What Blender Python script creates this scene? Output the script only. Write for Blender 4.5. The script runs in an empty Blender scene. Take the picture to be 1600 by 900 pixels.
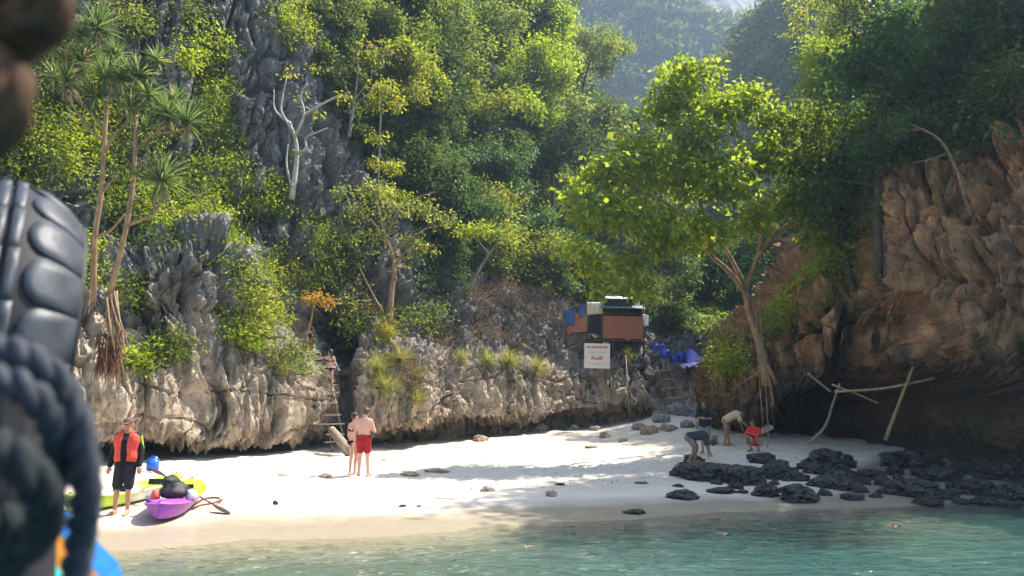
import bpy, bmesh, math, random
import numpy as np
from mathutils import Vector, Matrix

scene = bpy.context.scene
R = math.radians
# ------------------------------------------------------------------ camera
FPX = 1256.0                      # focal length in pixels of a 1600 px wide frame
CAM = np.array((0.0, 0.0, 2.0))   # on the bow of a moored boat, eye 2 m above the sea
PITCH = math.atan(196 / FPX)
cam_d = bpy.data.cameras.new('camera')
cam_d.sensor_width = 36.0
cam_d.lens = 36.0 * FPX / 1600
cam_d.clip_start = 0.05
cam_d.clip_end = 6000
cam_d.dof.use_dof = True
cam_d.dof.focus_distance = 26.0
cam_d.dof.aperture_fstop = 4.0
cam = bpy.data.objects.new('camera', cam_d)
scene.collection.objects.link(cam)
cam.location = CAM
cam.rotation_euler = (math.pi / 2 + PITCH, 0, 0)
scene.camera = cam
# ------------------------------------------------------------------ light
SUN_H = np.array((0.90, 0.436)); SUN_EL = R(56)
SUN = np.array((SUN_H[0] * math.cos(SUN_EL), SUN_H[1] * math.cos(SUN_EL), math.sin(SUN_EL)))
world = bpy.data.worlds.new('World'); scene.world = world; world.use_nodes = True
wn = world.node_tree.nodes; wl = world.node_tree.links
sky = wn.new('ShaderNodeTexSky'); sky.sky_type = 'NISHITA'; sky.sun_disc = False
sky.sun_elevation = SUN_EL
sky.sun_rotation = math.atan2(SUN_H[0], SUN_H[1])
sky.air_density = 1.0; sky.dust_density = 1.6; sky.ozone_density = 1.0
wn['Background'].inputs['Strength'].default_value = 0.15
wl.new(sky.outputs[0], wn['Background'].inputs['Color'])
sun_d = bpy.data.lights.new('sun', 'SUN'); sun_d.energy = 5.0; sun_d.angle = R(0.5)
sun_d.color = (1.0, 0.93, 0.82)
sun = bpy.data.objects.new('sun', sun_d); scene.collection.objects.link(sun)
sun.rotation_euler = Vector(SUN).to_track_quat('Z', 'Y').to_euler()
vs = scene.view_settings
vs.view_transform = 'Standard'; vs.look = 'None'; vs.gamma = 1.0; vs.use_curve_mapping = False
vs.exposure = 1.32
cy = scene.cycles
cy.max_bounces = 5; cy.diffuse_bounces = 3; cy.glossy_bounces = 2; cy.transmission_bounces = 3
cy.transparent_max_bounces = 8; cy.volume_bounces = 0
cy.caustics_reflective = False; cy.caustics_refractive = False
cy.sample_clamp_indirect = 6.0
cy.use_denoising = True; cy.use_adaptive_sampling = True; cy.adaptive_threshold = 0.03

# ------------------------------------------------------------------ helpers
COL = scene.collection
_cp, _sp = math.cos(PITCH), math.sin(PITCH)

def P(px, py, y):
    """world point seen at photo pixel (px, py) that stands y metres out to sea-to-land"""
    u = (px - 800) / FPX; v = (450 - py) / FPX
    d = np.array((u, _cp - v * _sp, _sp + v * _cp))
    return CAM + d * (y / d[1])

def PV(px, py, y):
    return Vector(P(px, py, y))

def proj(p):
    """photo pixel of world points (n,3)"""
    q = np.asarray(p, float) - CAM
    f = q[..., 1] * _cp + q[..., 2] * _sp
    up = -q[..., 1] * _sp + q[..., 2] * _cp
    f = np.where(np.abs(f) < 1e-6, 1e-6, f)
    return 800 + FPX * q[..., 0] / f, 450 - FPX * up / f

def sstep(a, b, x):
    t = np.clip((np.asarray(x, float) - a) / (b - a), 0, 1)
    return t * t * (3 - 2 * t)

def _hash(ix, iy, iz, seed=0):
    h = (ix.astype(np.int64) * 374761393 + iy.astype(np.int64) * 668265263 + iz.astype(np.int64) * 2147483647 + seed * 1274126177) & 0xffffffff
    h = ((h ^ (h >> 13)) * 1274126177) & 0xffffffff
    h = ((h ^ (h >> 16)) * 2246822519) & 0xffffffff
    return (h ^ (h >> 15)) & 0xffffffff

def noise(p, seed=0):
    """value/gradient noise in -1..1 for points (n,3)"""
    p = np.asarray(p, float); f0 = np.floor(p); f = p - f0; i = f0.astype(np.int64)
    u = f * f * f * (f * (f * 6 - 15) + 10)
    out = 0
    for dx in (0, 1):
        for dy in (0, 1):
            for dz in (0, 1):
                h = _hash(i[:, 0] + dx, i[:, 1] + dy, i[:, 2] + dz, seed)
                g = np.stack(((h & 1023) / 511.5 - 1, ((h >> 10) & 1023) / 511.5 - 1, ((h >> 20) & 1023) / 511.5 - 1), -1)
                d = f - np.array((dx, dy, dz))
                w = (u[:, 0] if dx else 1 - u[:, 0]) * (u[:, 1] if dy else 1 - u[:, 1]) * (u[:, 2] if dz else 1 - u[:, 2])
                out = out + w * (g * d).sum(-1)
    return out * 1.25

def fbm(p, octaves=4, seed=0, gain=0.5):
    s = 0; a = 1.0; p = np.asarray(p, float)
    for k in range(octaves):
        s = s + a * noise(p * 2.03 ** k + 17.3 * k, seed + k); a *= gain
    return s

def ridged(p, octaves=4, seed=0):
    s = 0; a = 1.0; p = np.asarray(p, float)
    for k in range(octaves):
        s = s + a * (1 - 2 * np.abs(noise(p * 2.07 ** k + 9.1 * k, seed + k))); a *= 0.5
    return s

def worley(p, seed=0):
    """distance to the nearest and the next cell point, and a random value of the cell"""
    p = np.asarray(p, float); i = np.floor(p).astype(np.int64)
    d1 = np.full(len(p), 9.0); d2 = d1.copy(); r1 = np.zeros(len(p))
    for dx in (-1, 0, 1):
        for dy in (-1, 0, 1):
            for dz in (-1, 0, 1):
                c = i + np.array((dx, dy, dz)); h = _hash(c[:, 0], c[:, 1], c[:, 2], seed)
                q = c + np.stack(((h & 1023) / 1023, ((h >> 10) & 1023) / 1023, ((h >> 20) & 1023) / 1023), -1)
                d = np.sqrt(((p - q) ** 2).sum(-1)); near = d < d1
                d2 = np.where(near, d1, np.minimum(d2, d)); r1 = np.where(near, (h & 0xffff) / 65535, r1); d1 = np.where(near, d, d1)
    return d1, d2, r1

def mesh_from(name, verts, faces):
    """faces: (n,4) or (n,3) array or a list of index tuples"""
    me = bpy.data.meshes.new(name)
    verts = np.asarray(verts, np.float32)
    if isinstance(faces, np.ndarray):
        n, k = faces.shape
        me.vertices.add(len(verts)); me.vertices.foreach_set('co', verts.ravel())
        me.loops.add(n * k); me.loops.foreach_set('vertex_index', faces.astype(np.int32).ravel())
        me.polygons.add(n)
        me.polygons.foreach_set('loop_start', np.arange(0, n * k, k, dtype=np.int32))
        me.update(calc_edges=True); me.validate()
    else:
        me.from_pydata([tuple(v) for v in verts], [], faces); me.update()
    return me

def smooth(me, on=True):
    me.polygons.foreach_set('use_smooth', np.full(len(me.polygons), on)); me.update()

def obj(name, me, mat=None, parent=None, loc=None, rot=None):
    o = bpy.data.objects.new(name, me); COL.objects.link(o)
    if mat is not None and me is not None and not me.materials: me.materials.append(mat)
    if parent is not None: o.parent = parent
    if loc is not None: o.location = loc
    if rot is not None: o.rotation_euler = rot
    return o

def tag(o, label=None, cat=None, group=None, kind=None):
    if label: o['label'] = label
    if cat: o['category'] = cat
    if group: o['group'] = group
    if kind: o['kind'] = kind
    return o

def thing(name, label, cat, loc=(0, 0, 0), rot=(0, 0, 0), group=None):
    o = bpy.data.objects.new(name, None); COL.objects.link(o)
    o.empty_display_size = 0.2
    o.location = loc; o.rotation_euler = rot
    return tag(o, label, cat, group)

def grid_faces(nu, nv):
    i = np.arange(nu - 1)[:, None] * nv + np.arange(nv - 1)[None, :]
    return np.stack((i, i + nv, i + nv + 1, i + 1), -1).reshape(-1, 4)

class MB:
    """collects tubes, boxes and blobs as one mesh"""
    def __init__(s): s.v = []; s.f = []
    def add(s, v, f):
        b = len(s.v); s.v.extend([tuple(q) for q in v]); s.f.extend([tuple(b + i for i in q) for q in f])
    def box(s, c, size, rot=None, taper=1.0):
        m = Matrix.Identity(3) if rot is None else (rot if isinstance(rot, Matrix) else Matrix.Rotation(rot, 3, 'Z'))
        c = Vector(c); x, y, z = [q / 2 for q in size]
        pts = [m @ Vector((sx * x * (taper if sz > 0 else 1), sy * y * (taper if sz > 0 else 1), sz * z)) + c for sz in (-1, 1) for sx, sy in ((-1, -1), (1, -1), (1, 1), (-1, 1))]
        s.add(pts, [(3, 2, 1, 0), (4, 5, 6, 7), (0, 1, 5, 4), (1, 2, 6, 5), (2, 3, 7, 6), (3, 0, 4, 7)])
    def tube(s, pts, rad, n=7, cap=True, jit=0.0, rnd=None):
        pts = [Vector(p) for p in pts]; m = len(pts)
        if not hasattr(rad, '__len__'): rad = [rad] * m
        ref = Vector((0.31, 0.12, 0.94)); b = len(s.v); prev = None
        for i, p in enumerate(pts):
            t = (pts[min(i + 1, m - 1)] - pts[max(i - 1, 0)])
            t = t.normalized() if t.length > 1e-9 else Vector((0, 0, 1))
            if prev is None:
                a = t.cross(ref)
                if a.length < 0.1: a = t.cross(Vector((1, 0, 0)))
            else:
                a = prev - t * prev.dot(t)
                if a.length < 1e-6: a = t.cross(ref)
            a.normalize(); prev = a; c = t.cross(a)
            for k in range(n):
                an = 2 * math.pi * k / n; r = rad[i] * (1 + (rnd.uniform(-jit, jit) if rnd else 0))
                s.v.append(tuple(p + (a * math.cos(an) + c * math.sin(an)) * r))
        for i in range(m - 1):
            for k in range(n):
                k2 = (k + 1) % n
                s.f.append((b + i * n + k, b + i * n + k2, b + (i + 1) * n + k2, b + (i + 1) * n + k))
        if cap:
            s.f.append(tuple(b + k for k in range(n))[::-1]); s.f.append(tuple(b + (m - 1) * n + k for k in range(n)))
    def ball(s, c, r, nu=10, nv=7, rot=None):
        c = Vector(c); r = r if hasattr(r, '__len__') else (r, r, r); b = len(s.v)
        m = rot if rot is not None else Matrix.Identity(3)
        pts = [Vector((0, 0, -r[2]))]
        for j in range(1, nv):
            ph = -math.pi / 2 + math.pi * j / nv
            for i in range(nu):
                th = 2 * math.pi * i / nu
                pts.append(Vector((r[0] * math.cos(ph) * math.cos(th), r[1] * math.cos(ph) * math.sin(th), r[2] * math.sin(ph))))
        pts.append(Vector((0, 0, r[2])))
        s.v.extend(tuple(m @ p + c) for p in pts)
        for i in range(nu):
            s.f.append((b, b + 1 + (i + 1) % nu, b + 1 + i))
            for j in range(nv - 2):
                q = b + 1 + j * nu; s.f.append((q + i, q + (i + 1) % nu, q + nu + (i + 1) % nu, q + nu + i))
            q = b + 1 + (nv - 2) * nu; s.f.append((q + i, q + (i + 1) % nu, b + len(pts) - 1))
    def mesh(s, name='mesh', sm=True):
        me = bpy.data.meshes.new(name); me.from_pydata(s.v, [], s.f); me.update()
        if sm: smooth(me)
        return me

def curve_pts(ctrl, n):
    """Catmull-Rom through control points"""
    c = np.asarray(ctrl, float); c = np.vstack((2 * c[0] - c[1], c, 2 * c[-1] - c[-2]))
    t = np.linspace(0, len(c) - 3 - 1e-9, n); i = np.floor(t).astype(int); f = (t - i)[:, None]
    p0, p1, p2, p3 = c[i], c[i + 1], c[i + 2], c[i + 3]
    return 0.5 * (2 * p1 + (p2 - p0) * f + (2 * p0 - 5 * p1 + 4 * p2 - p3) * f ** 2 + (3 * p1 - p0 - 3 * p2 + p3) * f ** 3)

# ------------------------------------------------------------------ materials
class NT:
    """short hand for node trees"""
    def __init__(s, name):
        s.m = bpy.data.materials.new(name); s.m.use_nodes = True
        s.t = s.m.node_tree; s.n = s.t.nodes; s.b = s.n['Principled BSDF']; s.out = s.n['Material Output']
    def node(s, kind, **kw):
        q = s.n.new(kind)
        for k, v in kw.items():
            if k.startswith('_'): setattr(q, k[1:], v)
            else: s.set(q.inputs[k.replace('__', ' ')], v)
        return q
    def set(s, sock, v):
        if isinstance(v, bpy.types.NodeSocket): s.t.links.new(v, sock)
        else: sock.default_value = v
    def pos(s, scale=(1, 1, 1)):
        g = s.node('ShaderNodeNewGeometry'); mp = s.node('ShaderNodeMapping'); s.set(mp.inputs['Vector'], g.outputs['Position']); mp.inputs['Scale'].default_value = scale
        return mp.outputs[0]
    def obpos(s, scale=(1, 1, 1)):
        g = s.node('ShaderNodeTexCoord'); mp = s.node('ShaderNodeMapping'); s.set(mp.inputs['Vector'], g.outputs['Object']); mp.inputs['Scale'].default_value = scale
        return mp.outputs[0]
    def noise(s, vec, scale, detail=6, rough=0.6, dist=0.0):
        return s.node('ShaderNodeTexNoise', Vector=vec, Scale=scale, Detail=detail, Roughness=rough, Distortion=dist).outputs[0]
    def voro(s, vec, scale, feature='F1', rnd=1.0):
        q = s.node('ShaderNodeTexVoronoi', _feature=feature, Vector=vec, Scale=scale, Randomness=rnd); return q
    def ramp(s, fac, stops, interp='LINEAR'):
        q = s.node('ShaderNodeValToRGB', Fac=fac); e = q.color_ramp.elements; q.color_ramp.interpolation = interp
        while len(e) > 1: e.remove(e[-1])
        e[0].position = stops[0][0]; e[0].color = col4(stops[0][1])
        for p_, c_ in stops[1:]:
            x = e.new(p_); x.color = col4(c_)
        return q.outputs[0]
    def mix(s, fac, a, b, blend='MIX'):
        q = s.node('ShaderNodeMix', _data_type='RGBA', _blend_type=blend)
        s.set(q.inputs[0], fac)
        s.set(q.inputs[6], col4(a) if not isinstance(a, bpy.types.NodeSocket) else a)
        s.set(q.inputs[7], col4(b) if not isinstance(b, bpy.types.NodeSocket) else b)
        return q.outputs[2]
    def math(s, op, a, b=0.0, c=None, clamp=False):
        q = s.node('ShaderNodeMath', _operation=op, _use_clamp=clamp); s.set(q.inputs[0], a); s.set(q.inputs[1], b)
        if c is not None: s.set(q.inputs[2], c)
        return q.outputs[0]
    def maprange(s, v, a, b, c=0.0, d=1.0):
        q = s.node('ShaderNodeMapRange'); s.set(q.inputs[0], v)
        for k, x in enumerate((a, b, c, d)): q.inputs[k + 1].default_value = x
        return q.outputs[0]
    def sep(s, vec):
        return s.node('ShaderNodeSeparateXYZ', Vector=vec).outputs
    def bump(s, h, dist=0.05, strength=1.0, normal=None):
        q = s.node('ShaderNodeBump', Height=h, Distance=dist, Strength=strength)
        if normal is not None: s.set(q.inputs['Normal'], normal)
        return q.outputs[0]
    def attr(s, name):
        return s.node('ShaderNodeAttribute', _attribute_name=name).outputs
    def final(s, color=None, rough=None, normal=None, spec=None):
        if color is not None: s.set(s.b.inputs['Base Color'], col4(color) if not isinstance(color, bpy.types.NodeSocket) else color)
        if rough is not None: s.set(s.b.inputs['Roughness'], rough)
        if normal is not None: s.set(s.b.inputs['Normal'], normal)
        if spec is not None: s.set(s.b.inputs['Specular IOR Level'], spec)
        return s.m

def col4(c):
    if isinstance(c, (int, float)): return (c, c, c, 1)
    return tuple(c) if len(c) == 4 else tuple(c) + (1,)

def flat_mat(name, color, rough=0.6, var=0.12, scale=9.0, bump=0.0, spec=0.4, rim=None):
    """paint, cloth, plastic: a colour with slight uneven wear"""
    t = NT(name); p = t.obpos(); n = t.noise(p, scale, 5)
    c = t.mix(t.maprange(n, 0.3, 0.7), tuple(x * (1 - var) for x in color), tuple(min(1, x * (1 + var)) for x in color))
    nm = t.bump(t.noise(p, scale * 3, 4), bump, 0.6) if bump else None
    return t.final(c, rough, nm, spec)

# ================================================================== the setting
# ---- beach and seabed
def shore(x):            # y of the waterline
    return 14.9 + 0.40 * x + 0.25 * np.sin(x * 0.45) + 0.12 * np.sin(x * 1.3 + 1)

def ground_z(x, y):
    x = np.asarray(x, float); y = np.asarray(y, float)
    t = y - shore(x)
    up = 0.062 * np.minimum(t, 3.0) + 0.034 * np.clip(t - 3, 0, 60)
    k = 1 + 0.45 * sstep(-5, 5, x) + 0.75 * sstep(3, 8, x) * sstep(2, 8, t)
    z = np.where(t > 0, up * k, np.maximum(0.11 * t, -1.7 - 0.01 * np.clip(-t, 0, 100)))
    return z

def gz(x, y):
    return float(ground_z(np.array([x]), np.array([y]))[0])

def on_ground(px, py):
    """world point of the beach seen at a pixel"""
    lo, hi = 5.0, 60.0
    for y in np.arange(6, 60, 0.05):
        p = P(px, py, y)
        if p[2] <= gz(p[0], p[1]): return p
    return P(px, py, 40)

def axis_lines(a, b, step, far):
    m = list(np.arange(a, b + 1e-6, step)); s = step; lo = a; hi = b; l1 = []; l2 = []
    while lo > -far: s *= 1.25; lo -= s; l1.append(lo)
    s = step
    while hi < far: s *= 1.25; hi += s; l2.append(hi)
    return np.clip(np.array(l1[::-1] + m + l2), -far, far)

xs = axis_lines(-13, 17, 0.13, 700); ys = axis_lines(8, 42, 0.13, 700)
X, Y = np.meshgrid(xs, ys, indexing='ij'); X = X.ravel(); Y = Y.ravel()
Z = ground_z(X, Y)
pn = np.stack((X, Y, 0 * X), -1)
land = sstep(0.3, 4, Y - shore(X))
dry = sstep(3, 7, Y - shore(X))
near = (np.abs(X) < 60) & (Y < 70) & (Y > 0)
Z = Z + np.where(near, 0.05 * fbm(pn * 0.35, 3, 5) * land + 0.075 * dry * np.clip(fbm(pn * np.array((1.3, 1.7, 1)), 4, 8), -1, 1) + 0.07 * dry * np.minimum(worley(pn * 1.7, 4)[0] - 0.45, 0) + 0.05 * dry * np.minimum(worley(pn * 2.9 + 5, 6)[0] - 0.4, 0) + 0.03 * (1 - land) * noise(pn * 0.8, 3), 0)
me = mesh_from('beach', np.stack((X, Y, Z), -1), grid_faces(len(xs), len(ys))); smooth(me)

def sand_material():
    t = NT('sand'); p = t.pos(); x, y, z = t.sep(p)
    n1 = t.noise(p, 0.6, 5); n2 = t.noise(p, 7, 6); n3 = t.noise(p, 60, 4)
    drysand = t.mix(t.maprange(n2, 0.3, 0.7), (0.53, 0.455, 0.36), (0.66, 0.59, 0.49))
    drysand = t.mix(t.maprange(n1, 0.35, 0.7), drysand, (0.62, 0.53, 0.43))
    # coral rubble and bits of leaf litter
    v = t.voro(t.pos((1, 1.6, 1)), 5.5)
    sp = t.math('MULTIPLY', t.maprange(v.outputs['Distance'], 0.12, 0.05), t.maprange(t.noise(p, 0.9, 3), 0.5, 0.62))
    drysand = t.mix(sp, drysand, (0.16, 0.10, 0.06))
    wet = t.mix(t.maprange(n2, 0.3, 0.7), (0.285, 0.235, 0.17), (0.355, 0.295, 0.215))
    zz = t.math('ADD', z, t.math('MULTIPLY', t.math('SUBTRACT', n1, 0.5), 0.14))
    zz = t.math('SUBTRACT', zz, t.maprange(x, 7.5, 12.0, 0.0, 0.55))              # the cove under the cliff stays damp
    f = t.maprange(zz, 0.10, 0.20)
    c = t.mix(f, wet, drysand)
    h = t.math('ADD', t.math('MULTIPLY', t.noise(p, 2.6, 7, 0.62), 1.0), t.math('MULTIPLY', n3, 0.12))
    pits = t.voro(t.pos((1, 1.3, 1)), 2.4, 'SMOOTH_F1').outputs['Distance']
    h = t.math('ADD', h, t.math('MULTIPLY', pits, 0.6))
    h = t.math('MULTIPLY', h, t.maprange(zz, 0.12, 0.3, 0.05, 1.0))
    return t.final(c, t.maprange(zz, 0.08, 0.2, 0.28, 0.95), t.bump(h, 0.09, 0.8), t.maprange(zz, 0.1, 0.2, 0.5, 0.1))
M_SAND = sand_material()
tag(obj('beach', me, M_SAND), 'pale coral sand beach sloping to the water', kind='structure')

# ---- sea
def sea_material():
    t = NT('sea_water'); p = t.pos()
    depth = t.attr('depth')[2]
    cover = t.maprange(depth, 0.0, 1.0)                       # how much the murk hides the seabed
    murk = t.mix(t.maprange(t.noise(p, 0.25, 3), 0.3, 0.7), (0.030, 0.084, 0.076), (0.044, 0.110, 0.097))
    tint = t.mix(cover, (0.93, 0.98, 0.94), (0.55, 0.85, 0.80))
    tr = t.node('ShaderNodeBsdfTransparent', Color=tint)
    df = t.node('ShaderNodeBsdfDiffuse', Color=murk)
    body = t.node('ShaderNodeMixShader', Fac=cover); t.set(body.inputs[1], tr.outputs[0]); t.set(body.inputs[2], df.outputs[0])
    h1 = t.noise(t.pos((0.8, 1.5, 1)), 2.2, 4, 0.55, 0.4); h2 = t.noise(t.pos((1, 1.6, 1)), 9, 3, 0.5)
    h = t.math('ADD', h1, t.math('MULTIPLY', h2, 0.16))
    nm = t.bump(h, 0.13, 0.85)
    gl = t.node('ShaderNodeBsdfGlossy', Color=(1, 1, 1, 1), Roughness=0.03, Normal=nm)
    fr = t.node('ShaderNodeFresnel', IOR=1.33, Normal=nm)
    fin = t.node('ShaderNodeMixShader', Fac=fr.outputs[0]); t.set(fin.inputs[1], body.outputs[0]); t.set(fin.inputs[2], gl.outputs[0])
    t.set(t.out.inputs['Surface'], fin.outputs[0]); t.n.remove(t.b)
    return t.m
wx = axis_lines(-14, 20, 0.09, 700); wy = axis_lines(2, 23, 0.09, 700)
wy = wy[wy < 60]
X, Y = np.meshgrid(wx, wy, indexing='ij'); X = X.ravel(); Y = Y.ravel()
pn = np.stack((X, Y * 1.7 - 0.3 * X, 0 * X), -1)
dep = np.clip(-ground_z(X, Y), 0, 5)
amp = np.where((np.abs(X) < 40) & (Y > -5), 1.0, 0.0) * sstep(-0.2, 0.9, dep + 0.15)
Z = amp * (0.035 * fbm(pn * 0.9, 2, 21) + 0.022 * ridged(pn * np.array((1.7, 2.2, 1)), 2, 31) * 0.7) - 0.004
me = mesh_from('sea', np.stack((X, Y, Z), -1), grid_faces(len(wx), len(wy))); smooth(me)
a = me.attributes.new('depth', 'FLOAT', 'POINT')
a.data.foreach_set('value', np.clip(1 - np.exp(-np.clip(dep - 0.03, 0, 9) * 2.4), 0, 1).astype(np.float32) * 0.93)
tag(obj('sea', me, sea_material()), 'clear green sea water rippling at the beach edge', kind='structure')

# ---- rock
def rock_material(name, bump=0.10):
    """albedo comes from the 'rock' vertex colours (mineral zones), the shader adds grain and relief"""
    t = NT(name); p = t.pos()
    mid = t.noise(t.pos((1, 1, 0.45)), 3.2, 4, 0.62, 0.3); fine = t.noise(p, 15, 3, 0.65)
    rd = t.node('ShaderNodeTexNoise', _noise_type='RIDGED_MULTIFRACTAL', Vector=t.pos((1.0, 1.0, 0.38)), Scale=2.6, Detail=4, Roughness=0.6, Distortion=0.5).outputs[0]
    pit = t.voro(t.pos((1, 1, 0.6)), 3.1).outputs['Distance']
    hole = t.maprange(pit, 0.10, 0.24)
    k = t.math('ADD', t.maprange(mid, 0.3, 0.7, 0.66, 1.22), t.maprange(fine, 0.3, 0.7, -0.2, 0.24))
    c = t.mix(1.0, t.attr('rock')[0], t.node('ShaderNodeCombineColor', Red=k, Green=k, Blue=k).outputs[0], 'MULTIPLY')
    hh = t.math('ADD', t.math('MULTIPLY', mid, 0.6), t.math('MULTIPLY', fine, 0.35))
    hh = t.math('ADD', hh, t.math('MULTIPLY', rd, 0.75))
    hh = t.math('ADD', hh, t.math('MULTIPLY', hole, 0.9))
    return t.final(c, 0.9, t.bump(hh, bump, 1.0), 0.15)

def mixc(f, a, b):
    f = np.asarray(f)[:, None]; return np.asarray(a) * (1 - f) + np.asarray(b) * f

def rock_colors(p, tan, grey, dark, tan_top, warm=1.0, streak=(0.06, 0.056, 0.052), moss=0.25, seed=0, rust_and_shade=False):
    n = len(p)
    big = fbm(p * 0.3, 3, seed + 1); mid = fbm(p * 1.3, 3, seed + 2); flute = ridged(p * np.array((1.6, 1.6, 0.25)), 3, seed + 3)
    c = mixc(sstep(-0.5, 0.5, mid), np.tile(dark, (n, 1)), grey)
    c = mixc(0.6 * sstep(0.3, 1.3, flute), c, np.asarray(grey) * 1.45)
    tn = mixc(sstep(-0.6, 0.6, mid + 0.4 * big), np.tile(np.asarray(tan) * 0.62, (n, 1)), np.asarray(tan) * 1.12)
    f = sstep(tan_top + 1.5, tan_top - 1.5, p[:, 2] + 3.0 * big) if False else 1 - sstep(tan_top - 1.5, tan_top + 1.5, p[:, 2] + 2.6 * big + 1.2 * mid)
    c = mixc(f * warm, c, tn)
    st = fbm(p * np.array((1.5, 1.5, 0.14)), 3, seed + 7)
    c = mixc(0.8 * sstep(0.12, 0.55, st), c, streak)
    c = mixc(moss * sstep(0.1, 0.6, fbm(p * 0.8, 3, seed + 11)), c, (0.075, 0.095, 0.03))
    if rust_and_shade:
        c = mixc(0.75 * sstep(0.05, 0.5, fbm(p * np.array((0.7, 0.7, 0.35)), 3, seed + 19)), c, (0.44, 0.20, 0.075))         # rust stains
        c = mixc(0.8 * (1 - sstep(2.6, 5.2, p[:, 2] + 1.2 * mid)), c, (0.045, 0.042, 0.028))          # greenish brown film, darkened to put the cave's shade into the rock colour
    return np.clip(c, 0, 1)

M_CLIFF = rock_material('limestone'); M_CLIFFR = rock_material('ochre_limestone'); M_FARROCK = rock_material('far_limestone', 0.8)
C_CLIFF = dict(tan=(0.42, 0.335, 0.245), grey=(0.185, 0.175, 0.165), dark=(0.055, 0.053, 0.051), tan_top=4.4, warm=0.85)
C_CLIFFR = dict(tan=(0.42, 0.225, 0.11), grey=(0.22, 0.165, 0.125), dark=(0.07, 0.056, 0.045), tan_top=12, warm=0.9, streak=(0.04, 0.034, 0.028), moss=0.45, seed=30, rust_and_shade=True)
C_FAR = dict(tan=(0.25, 0.24, 0.23), grey=(0.30, 0.30, 0.30), dark=(0.12, 0.12, 0.11), tan_top=2, warm=0.4, streak=(0.1, 0.1, 0.1), moss=0.5)

def paint(me, c):
    a = me.color_attributes.new('rock', 'FLOAT_COLOR', 'POINT')
    a.data.foreach_set('color', np.concatenate((c, np.ones((len(c), 1))), 1).astype(np.float32).ravel())

def loft(stations, nu_per, seg_n, pwr=None):
    """stations: list of (px, [(py, dist), ...]); returns grid points (nu, nv, 3)"""
    S = np.array([[P(px, py, d) for py, d in rows] for px, rows in stations])
    m, r, _ = S.shape
    cols = [curve_pts(S[:, j], (m - 1) * nu_per + 1) for j in range(r)]
    G = np.stack(cols, 1)                                         # nu, r, 3
    out = []
    for j in range(r - 1):
        k = seg_n[j]; f = np.linspace(0, 1, k, endpoint=False)[None, :, None]
        p0 = G[:, max(j - 1, 0)][:, None]; p1 = G[:, j][:, None]; p2 = G[:, j + 1][:, None]; p3 = G[:, min(j + 2, r - 1)][:, None]
        m1 = (p2 - p0) * 0.35; m2 = (p3 - p1) * 0.35
        L = np.linalg.norm(p2 - p1, axis=-1, keepdims=True)
        m1 = m1 * np.minimum(1, L / (np.linalg.norm(m1, axis=-1, keepdims=True) + 1e-6)); m2 = m2 * np.minimum(1, L / (np.linalg.norm(m2, axis=-1, keepdims=True) + 1e-6))
        out.append((2 * f ** 3 - 3 * f ** 2 + 1) * p1 + (f ** 3 - 2 * f ** 2 + f) * m1 + (-2 * f ** 3 + 3 * f ** 2) * p2 + (f ** 3 - f ** 2) * m2)
    out.append(G[:, -1:])
    return np.concatenate(out, 1)

def normals(G):
    du = np.gradient(G, axis=0); dv = np.gradient(G, axis=1)
    n = np.cross(du, dv); n /= np.linalg.norm(n, axis=-1, keepdims=True) + 1e-9
    return n

def blur(G, k):
    for _ in range(k):
        H = G.copy()
        H[1:-1] = (G[:-2] + G[1:-1] * 2 + G[2:]) / 4; G = H; H = G.copy()
        H[:, 1:-1] = (G[:, :-2] + G[:, 1:-1] * 2 + G[:, 2:]) / 4; G = H
    return G

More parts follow.
